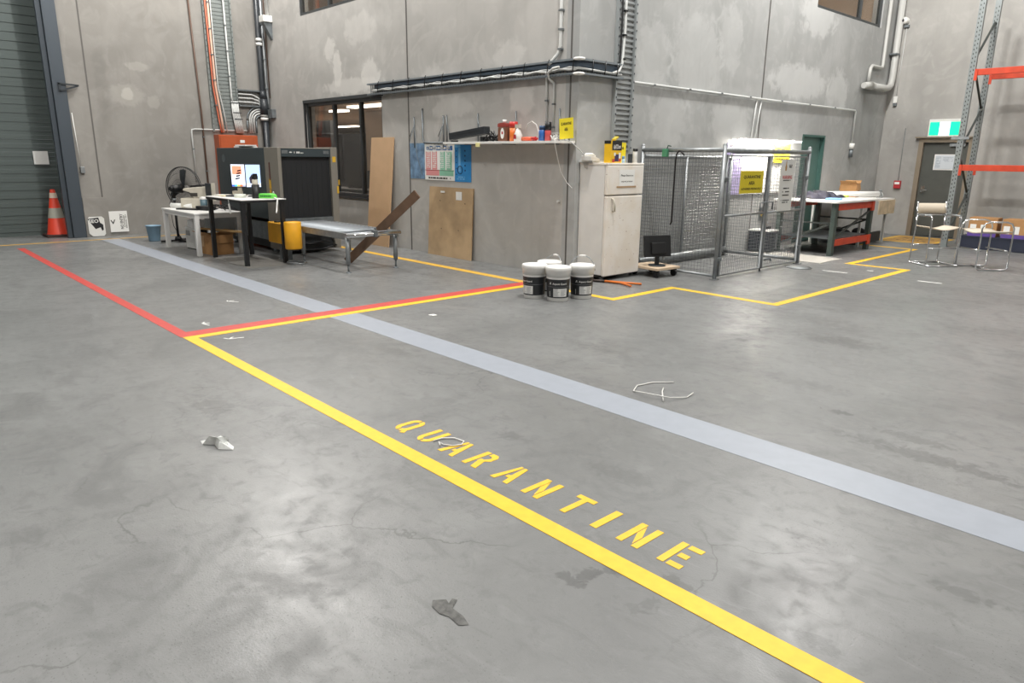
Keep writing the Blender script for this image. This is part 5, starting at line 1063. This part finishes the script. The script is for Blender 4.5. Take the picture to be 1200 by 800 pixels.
# cabinet in the corner beside the workbench
t = thing('small_cabinet', 'low black cabinet with white top between the cage and the workbench', 'cabinet', (-6.30,12.05,0))
mb = MB(); mb.box(-.22,.17,-.16,.16,.02,.37); mb.build('body', M('cabinet black', (42,46,54), .5), t, bevel=.008); mb = MB(); mb.box(-.23,.18,-.17,.17,.37,.40); mb.build('top', m_white, t, bevel=.005)
mb = MB(); mb.box(.171,.19,.08,.11,.06,.33); mb.build('handle', m_galv, t); mb = MB(); mb.cbox((.0,.02,.43), (.14,.12,.05)); mb.build('clip', m_black, t, bevel=.01)
t = thing('wall_disc', 'small yellow disc label on the wall above the low black cabinet', 'label', (XC+.004,12.35,.64)); mb = MB(); mb.box(0,.002,-.12,.12,-.12,.12); mb.build('card', m_galvd, t); mb = MB(); mb.cyl((.002,0,0),(.004,0,0),.05); mb.build('disc', M('disc yellow', (206,176,80), .5), t)

# dolly and old monitor
t = thing('furniture_dolly', 'small plywood dolly on black casters between fridge and cage', 'dolly', (-5.97,8.305,0), math.radians(-6))
mb = MB(); mb.box(-.27,.27,-.24,.24,.105,.14); mb.build('deck', M('dolly timber', (206,184,158), .7, var=.06), t, bevel=.004)
for x in (-.21,.21):
    for y in (-.18,.18): mb = MB(); mb.cyl((x,y-.02,.045),(x,y+.02,.045),.045,seg=16); mb.cbox((x,y,.09), (.05,.06,.03)); mb.build('caster', m_black, t)
t = thing('monitor', 'old black monitor turned away on the plywood dolly', 'monitor', (-5.90,8.27,.14), math.radians(-25))
rot = Matrix.Rotation(-.18,3,'Y')
mb = MB(); mb.cyl((0,0,0),(0,0,.015),.12,seg=24); mb.build('base', m_dark, t); mb = MB(); mb.bar((0,0,.015),(-.01,0,.16),.05,.04); mb.build('stand', m_black, t)
mb = MB(); mb.cbox((-.02,0,.275), (.035,.42,.30), rot); mb.cbox((.015,0,.25), (.04,.22,.16), rot); mb.build('screen_case', m_black, t, bevel=.008); mb = MB(); mb.cbox((.0,.10,.13), (.02,.03,.10), rot); mb.build('cable_plug', m_galv, t)

# ------------------------------------------------------------------ workbench
BX0, BX1, BY0, BY1, BH = -6.28, -5.22, 12.38, 14.02, .90
t = thing('workbench', 'workbench of green rack uprights, orange beams and a white top', 'workbench', ((BX0+BX1)/2,(BY0+BY1)/2,0)); ox, oy = (BX0+BX1)/2, (BY0+BY1)/2
mb = MB(); mb.box(BX0-ox-.05,BX1-ox+.06,BY0-oy-.06,BY1-oy+.06,BH+.002,BH+.035); mb.build('top', m_white, t, bevel=.004)
for x in (BX0+.04,BX1-.04):
    for y in (BY0+.05,BY1-.05):
        mb = MB(); mb.box(x-ox-.04,x-ox+.04,y-oy-.05,y-oy+.05,0,BH); mb.build('upright', m_rgreen, t, bevel=.004)
for y in (BY0+.05,BY1-.05):
    mb = MB(); mb.bar((BX0+.08-ox,y-oy,.15),(BX1-.08-ox,y-oy,.55),.03,.03); mb.bar((BX0+.08-ox,y-oy,.55),(BX1-.08-ox,y-oy,.55),.03,.03); mb.build('brace', M('brace dark', (58,64,62), .5), t)
for z in (.83,.22):
    for x in (BX0+.02,BX1-.02): mb = MB(); mb.box(x-ox-.022,x-ox+.022,BY0-oy+.10,BY1-oy-.10,z-.055,z+.055); mb.build('beam', m_rorange, t, bevel=.004)
for y in (BY1-.06,):
    for z0, z1 in ((.72,.89),(.10,.28)): mb = MB(); mb.box(BX1-.02-ox,BX1-ox+.012,y-oy-.06,y-oy+.06,z0,z1); mb.build('beam_bracket', m_rorange, t, bevel=.004)
mb = MB(); mb.bar((BX1-.03-ox,BY0+.1-oy,.30),(BX1-.03-ox,BY1-.1-oy,.72),.025,.03); mb.build('brace', M('brace dark', (58,64,62), .5), t)
mb = MB(); mb.box(BX0-ox+.05,BX1-ox-.05,BY0-oy+.1,BY1-oy-.1,.275,.295); mb.build('lower_shelf', m_galvd, t)
# second table behind with carton sides
t = thing('side_table', 'second white topped table with pale legs behind the workbench', 'table', (-6.0,14.85,0))
mb = MB(); mb.box(-.50,.62,-.72,.60,.86,.895); mb.build('top', m_white, t)
for x in (-.44,.50):
    for y in (-.66,.54): mb = MB(); mb.box(x-.02,x+.02,y-.02,y+.02,0,.86); mb.build('leg', m_cond, t)
mb = MB(); mb.box(.621,.64,-.20,.60,.60,.865); mb.build('side_panel', M('pale wood grain', (196,178,150), .6, var=.2, vscale=7), t)
mb = MB(); mb.box(-6.45,-5.6,14.35,15.55,.02,.12); mb.box(-6.45,-6.41,14.35,15.55,.12,.24); mb.box(-5.64,-5.6,14.35,15.55,.12,.22); tag(mb.build('flat_trolley', M('trolley dark', (58,60,62), .6)), 'dark flat trolley on the floor under the second table', 'trolley')
for i, (x, y) in enumerate(((-5.95,14.6),(-5.9,15.2))): mb = MB(); mb.ball((x,y,.20), .12, 14, 8, (1.1,1,.7)); tag(mb.build('dark_bag', M('dark bag', (34,36,44), .7), bevel=0), ('dark bag on the left of the flat trolley', 'dark bag on the right of the flat trolley')[i], 'bag')
# cloth: crumpled heap
def heap(name, label, cat, c, rx, ry, h, rz, mat, seed, n=34):
    mb = MB(); r = random.Random(seed); G = []
    ph = [(r.uniform(2,6),r.uniform(2,6),r.uniform(0,6)) for _ in range(5)]
    for i in range(n+1):
        row = []
        for j in range(n+1):
            u = i/n*2-1; v = j/n*2-1; d = min(1, max(abs(u), abs(v))); e = max(0, 1-d**3)
            q = sum(math.sin(a*u*2+b*v*2+p) for a, b, p in ph)/5
            row.append(mb.v((u*rx*(1+.10*math.sin(5*v+ph[0][2])), v*ry*(1+.12*math.sin(4*u+ph[1][2])), .003+h*e*(.62+.75*q) if e > 0 else .003)))
        G.append(row)
    for i in range(n):
        for j in range(n): mb.f([G[i][j],G[i+1][j],G[i+1][j+1],G[i][j+1]], True)
    o = mb.build(name, mat, loc=c, rz=rz); so = o.modifiers.new('s','SOLIDIFY'); so.thickness = .004; so.offset = 1
    return tag(o, label, cat)
TZ = BH+.036
heap('jacket', 'crumpled dark navy jacket spread on the white workbench top', 'jacket', (-5.95,13.35,TZ), .30, .50, .13, .1, M('navy cloth', (46,46,60), .85, var=.2, vscale=9), 3)
mb = MB(); mb.cbox((-5.52,12.95,TZ+.012), (.26,.42,.022), Matrix.Rotation(.35,3,'Z')); tag(mb.build('folder', M('light blue folder', (128,176,226), .5), bevel=.003), 'light blue folder on the front edge of the workbench', 'folder')
mb = MB(); mb.cyl((-6.1,13.92,TZ+.05),(-5.5,14.9,TZ+.05),.05,seg=18); mb.cyl((-5.502,14.897,TZ+.05),(-5.50,14.90,TZ+.05),.03,seg=14); tag(mb.build('paper_roll', m_paper), 'thick white paper roll lying across the two tables', 'paper roll')
t = thing('cardboard_box', 'brown cardboard box standing on the table by the wall', 'box', (-6.12,15.05,.896), math.radians(12)); carton(t, .30, .40, .27, True)
t = thing('glass_jar', 'clear glass jar on the right end of the table', 'jar', (-5.62,15.3,.896)); m_gl = M('clear glass', (235,240,240), .05, trans=.9)
mb = MB(); mb.lathe([(0,.004),(.06,0),(.065,.02),(.065,.08),(.035,.11),(.035,.14)]); mb.build('jar', m_gl, t); mb = MB(); mb.cyl((0,0,.135),(0,0,.16),.032); mb.build('stopper', m_galv, t)
mb = MB(); mb.cbox((-5.75,13.95,TZ+.018), (.10,.14,.034)); tag(mb.build('tape_pouch', M('lime pouch', (206,222,96), .5), bevel=.008), 'lime yellow pouch beside the navy jacket', 'pouch')
mb = MB(); mb.prism(R_(-6.4,-4.95,11.35,12.2), (0,0,0), (1,0,0), (0,1,0), .004); tag(mb.build('floor_sheet', M('pale board', (172,169,163), .6)), 'pale sheet on the floor at the left end of the workbench', 'sheet')

# ------------------------------------------------------------------ pallet rack, chairs by the exit
m_up = M('rack upright grey', (136,142,142), .5, .3)
RKX, RKY0, RKY1 = -4.42, 15.62, 16.55
t = thing('pallet_rack', 'grey perforated pallet rack with orange beams beside the exit door', 'rack', (RKX,RKY0,0))
for x in (0, 2.75):
    for y in (0, RKY1-RKY0):
        mb = MB(); mb.box(x-.05,x+.05,y-.035,y+.035,.01,4.6); 
        mb.m = 1; k = .15
        while k < 4.5: 
            for s in (-.022,.022): mb.cbox((x+s,y-.0355,k+(.02 if s > 0 else 0)), (.014,.003,.028), Matrix.Identity(3))
            mb.cbox((x-.0505,y,k+.01), (.003,.02,.028)); k += .075
        mb.build('upright', [m_up, m_black], t); mb = MB(); mb.box(x-.07,x+.07,y-.06,y+.06,0,.01); mb.build('base_plate', m_up, t)
    for k in range(5):
        mb = MB(); a, b = ((0,RKY1-RKY0),(RKY1-RKY0,0))[k % 2]; mb.bar((x,a,.2+.8*k),(x,b,1.0+.8*k),.035,.02); mb.build('brace', M('brace dark', (58,64,62), .5), t)
for z in (1.50,3.2):
    for y in (0, RKY1-RKY0):
        mb = MB(); mb.box(.055,2.695,y-.03,y+.03,z-.05,z+.06); b_ = mb.build('beam', m_rorange, t, bevel=.005)
        for x0, x1 in ((.052,.10),(2.65,2.698)): mb = MB(); mb.box(x0,x1,y-.045,y-.031,z-.14,z+.06); q = mb.build('bracket', m_rorange); q.parent = b_
mb = MB(); mb.box(-.16,.14,-.05,-.036,2.02,2.07); mb.build('tie_plate', m_galv, t)
t = thing('crate', 'dark navy crate under the cardboard boxes on the rack floor', 'crate', (-3.55,15.95,0)); mb = MB(); mb.box(-.62,.6,-.25,.3,0,.24); mb.build('body', M('navy crate', (38,44,62), .5), t, bevel=.012); mb = MB(); mb.box(-.63,.61,-.26,.31,.215,.245); mb.build('rim', M('navy crate', (38,44,62), .5), t)
for i, x in enumerate((-3.86,-3.30)):
    t = thing('cardboard_box', ('cardboard box with violet printed band behind the chairs', 'second cardboard box with violet band at the edge of the rack')[i], 'box', (x,15.92,.246), math.radians(3-5*i)); carton(t, .46, .40, .34, False)
    mb = MB(); mb.box(-.231,.231,-.2035,-.2005,.0,.07); mb.build('violet_band', M('violet print', (96,72,150), .6), t); mb = MB(); mb.box(-.20,-.10,-.2035,-.2005,.08,.22); mb.box(-.03,.05,-.2035,-.2005,.08,.22); mb.build('label', m_paper, t)
    mb = MB(); mb.box(-.228,.228,-.198,.198,.335,.345); mb.build('lid', m_card, t)
m_canvas = M('cream canvas', (214,202,184), .8)
def chair_a(name, label, loc, rz):
    """high sled-base chair: chrome tube frame, sling seat and back band; faces local -y"""
    t = thing(name, label, 'chair', loc, rz, None); w = .24; R = .0125
    mb = MB()
    for s in (-1,1): mb.tube([(s*w,-.26,R),(s*w,.22,R),(s*w,.25,.03),(s*w,.24,.10),(s*w,.20,.62),(s*w,.20,.80)], R, 8)
    mb.tube([(-w,-.26,R),(-w+.02,-.28,R),(w-.02,-.28,R),(w,-.26,R)], R, 8); mb.cyl((-w,.22,.014),(w,.22,.014),R); mb.build('sled_base', m_chrome, t)
    for s in (-1,1):
        mb = MB(); mb.tube([(s*w,-.17,R),(s*w,-.18,.06),(s*w,-.17,.62),(s*w,-.17,.755),(s*w,-.15,.775),(s*w,.20,.775)], R, 8); mb.build('front_leg', m_chrome, t)
    for y, z in ((-.175,.28),(.225,.30)): mb = MB(); mb.cyl((-w,y,z),(w,y,z),.010); mb.build('foot_rail', m_chrome, t)
    mb = MB(); n = 10
    G = [[mb.v((-w+2*w*i/n, -.17+.37*j/4, .615-.045*math.sin(PI*i/n))) for j in range(5)] for i in range(n+1)]
    for i in range(n):
        for j in range(4): mb.f([G[i][j],G[i+1][j],G[i+1][j+1],G[i][j+1]], True)
    o = mb.build('seat', m_canvas, t); so = o.modifiers.new('s','SOLIDIFY'); so.thickness = .012
    mb = MB()
    for s in (-1,1): mb.cyl((s*w,.20,.62),(s*w,.235,.985),R)
    mb.cyl((-w,.205,.78),(w,.205,.78),.010); mb.build('back_posts', m_chrome, t)
    mb = MB(); G = [[mb.v((-w-.005+(2*w+.01)*i/n, .215+.02*j+.03*math.sin(PI*i/n)*.6, .80+.16*j)) for j in (0,1)] for i in range(n+1)]
    for i in range(n): mb.f([G[i][0],G[i+1][0],G[i+1][1],G[i][1]], True)
    o = mb.build('backrest', m_canvas, t); so = o.modifiers.new('s','SOLIDIFY'); so.thickness = .012
    for s in (-1,1): mb = MB(); mb.cyl((s*w,-.15,.785),(s*w,.14,.785),.016); mb.build('armrest', m_galv, t)
    return t
fz2 = math.atan2(.732,.681)
chair_a('chair', 'chrome framed high chair with cream canvas back before the exit door', (-3.72,12.72,0), fz2+PI+.08-PI)
def chair_b(name, label, loc, rz):
    t = thing(name, label, 'chair', loc, rz); R = .0125; w = .25
    for s in (-1,1):
        mb = MB(); mb.tube([(s*w,-.24,.04),(s*w,-.24,.64),(s*w,-.20,.71),(s*w,-.12,.735),(s*w,.12,.735),(s*w,.20,.71),(s*w,.24,.64),(s*w,.24,.04),(s*w,.20,R),(s*w,-.20,R)], R, 8, True); mb.build('side_hoop', m_chrome, t)
    for y, z in ((0,R),(-.2,.3),(.2,.3)): mb = MB(); mb.cyl((-w,y,z),(w,y,z),R); mb.build('cross_rail', m_chrome, t)
    mb = MB(); n = 10
    G = [[mb.v((-w+2*w*i/n, -.22+.44*j/4, .60-.035*math.sin(PI*i/n))) for j in range(5)] for i in range(n+1)]
    for i in range(n):
        for j in range(4): mb.f([G[i][j],G[i+1][j],G[i+1][j+1],G[i][j+1]], True)
    o = mb.build('seat', m_canvas, t); so = o.modifiers.new('s','SOLIDIFY'); so.thickness = .02
    return t
chair_b('chair', 'low hooped chrome chair with cream seat in front of the pallet rack', (-3.08,12.86,0), fz2+PI/2)

# ------------------------------------------------------------------ litter on the floor
def scrap(name, label, cat, pts, mat, h=.02, seed=1):
    mb = MB(); r = random.Random(seed); c = Vector((sum(p[0] for p in pts)/len(pts), sum(p[1] for p in pts)/len(pts), 0))
    rings = []
    for k, q in ((0,1.0),(1,.62),(2,.28)): rings.append([mb.v((c.x+(p[0]-c.x)*q+r.uniform(-.006,.006)*k, c.y+(p[1]-c.y)*q+r.uniform(-.006,.006)*k, .0025+(h*r.uniform(.1,1.0) if k else 0))) for p in pts])
    n = len(pts)
    for A, B in zip(rings, rings[1:]):
        for i in range(n): mb.f([A[i],A[(i+1)%n],B[(i+1)%n],B[i]])
    mb.f(rings[-1]); o = mb.build(name, mat); return tag(o, label, cat)
m_film = M('clear film', (222,224,222), .3, var=.1, vscale=30)
scrap('plastic_scrap', 'crumpled clear plastic scrap on the floor left of the yellow line', 'litter', [(-3.99,1.27),(-3.95,1.37),(-3.90,1.40),(-3.88,1.35),(-3.78,1.38),(-3.74,1.36),(-3.80,1.30),(-3.88,1.31),(-3.93,1.26)], m_film, .05, 2)
scrap('tape_residue', 'dark torn tape residue on the floor in front of the lettering', 'litter', [(-1.88,1.36),(-1.85,1.40),(-1.82,1.385),(-1.84,1.42),(-1.82,1.43),(-1.79,1.38),(-1.73,1.385),(-1.68,1.37),(-1.70,1.34),(-1.76,1.345),(-1.80,1.33),(-1.85,1.335)], M('dark residue', (92,92,90), .7, var=.3, vscale=40), .004, 3)
scrap('paper_scrap', 'small white paper scrap on the floor before the red line', 'litter', [(-5.88,4.27),(-5.86,4.33),(-5.80,4.33),(-5.80,4.29),(-5.84,4.26)], m_paper, .004, 4)
for i, (x, y, a) in enumerate(((-6.97,2.35,.2),(-6.21,2.31,1.3),(-7.88,2.96,.7))):
    mb = MB()
    for da, l in ((0,.13),(.9,.07),(2.2,.06)): mb.bar((x,y,.001),(x+l*math.cos(a+da),y+l*math.sin(a+da),.001),.014,.002)
    tag(mb.build('chalk_mark', m_paper), ('chalk tick inside the red corner', 'chalk tick inside the yellow corner', 'chalk cross between the red line and the grey stripe')[i], 'chalk mark')
def loop(name, label, pts, r): mb = MB(); mb.tube(pts, r, 6); return tag(mb.build(name, m_white), label, 'cable tie')
loop('strap_loop', 'thin white strap loop lying on the floor beyond the grey stripe', [(-2.83,4.27,.006),(-2.93,4.15,.006),(-2.96,4.0,.006),(-2.90,3.88,.007),(-2.74,3.86,.03),(-2.62,3.92,.02),(-2.57,4.05,.006),(-2.59,4.16,.01)], .0045)
mb = MB(); mb.tube([(-2.80,4.10,.006),(-2.72,3.97,.03),(-2.63,3.86,.006)], .0045, 6); tag(mb.build('strap_tail', m_white), 'straight white strap tail across the strap loop', 'cable tie')
loop('cable_tie', 'small white cable tie loop lying between the stencilled letters U and A', [(-3.10,2.27,.006),(-3.10,2.33,.006),(-3.05,2.385,.008),(-2.98,2.40,.006),(-2.95,2.36,.006),(-2.97,2.31,.006),(-3.02,2.28,.006),(-3.06,2.28,.01),(-3.01,2.25,.012)], .004)

# ------------------------------------------------------------------ light
def high_bay(x, y, z, w, size=.55, c=(1,.978,.945)):
    l = bpy.data.lights.new('high_bay_lamp', 'POINT'); l.shadow_soft_size = size/2; l.energy = w; l.color = c
    o = bpy.data.objects.new('high_bay_lamp', l); COL.objects.link(o); o.location = (x,y,z); return o
for x, y, z, w in LAMPS: high_bay(x, y, z, w)
def office(x, y, z, w, sx, sy):
    l = bpy.data.lights.new('office_lamp', 'AREA'); l.shape = 'RECTANGLE'; l.size = sx; l.size_y = sy; l.energy = w; l.color = (1,.9,.78)
    o = bpy.data.objects.new('office_lamp', l); COL.objects.link(o); o.location = (x,y,z)
office(-13.5,10,2.66,130,3,2); office(-20,12,2.66,200,4,3); office(-12.5,9.2,6.3,60,2,1); office(-8.6,15,6.3,40,1,2)
w = bpy.data.worlds.new('world'); sc.world = w; w.use_nodes = True; w.node_tree.nodes['Background'].inputs[0].default_value = (.9,.95,1,1); w.node_tree.nodes['Background'].inputs[1].default_value = .3
sc.view_settings.view_transform = 'Standard'; sc.view_settings.look = 'None'; sc.view_settings.gamma = 1; sc.view_settings.use_curve_mapping = False
sc.view_settings.exposure = EXPOSURE
sc.cycles.use_denoising = True; sc.cycles.max_bounces = 8; sc.cycles.diffuse_bounces = 4; sc.cycles.glossy_bounces = 4; sc.cycles.transparent_max_bounces = 24; sc.cycles.caustics_reflective = False; sc.cycles.caustics_refractive = False
sc.cycles.sample_clamp_indirect = 4
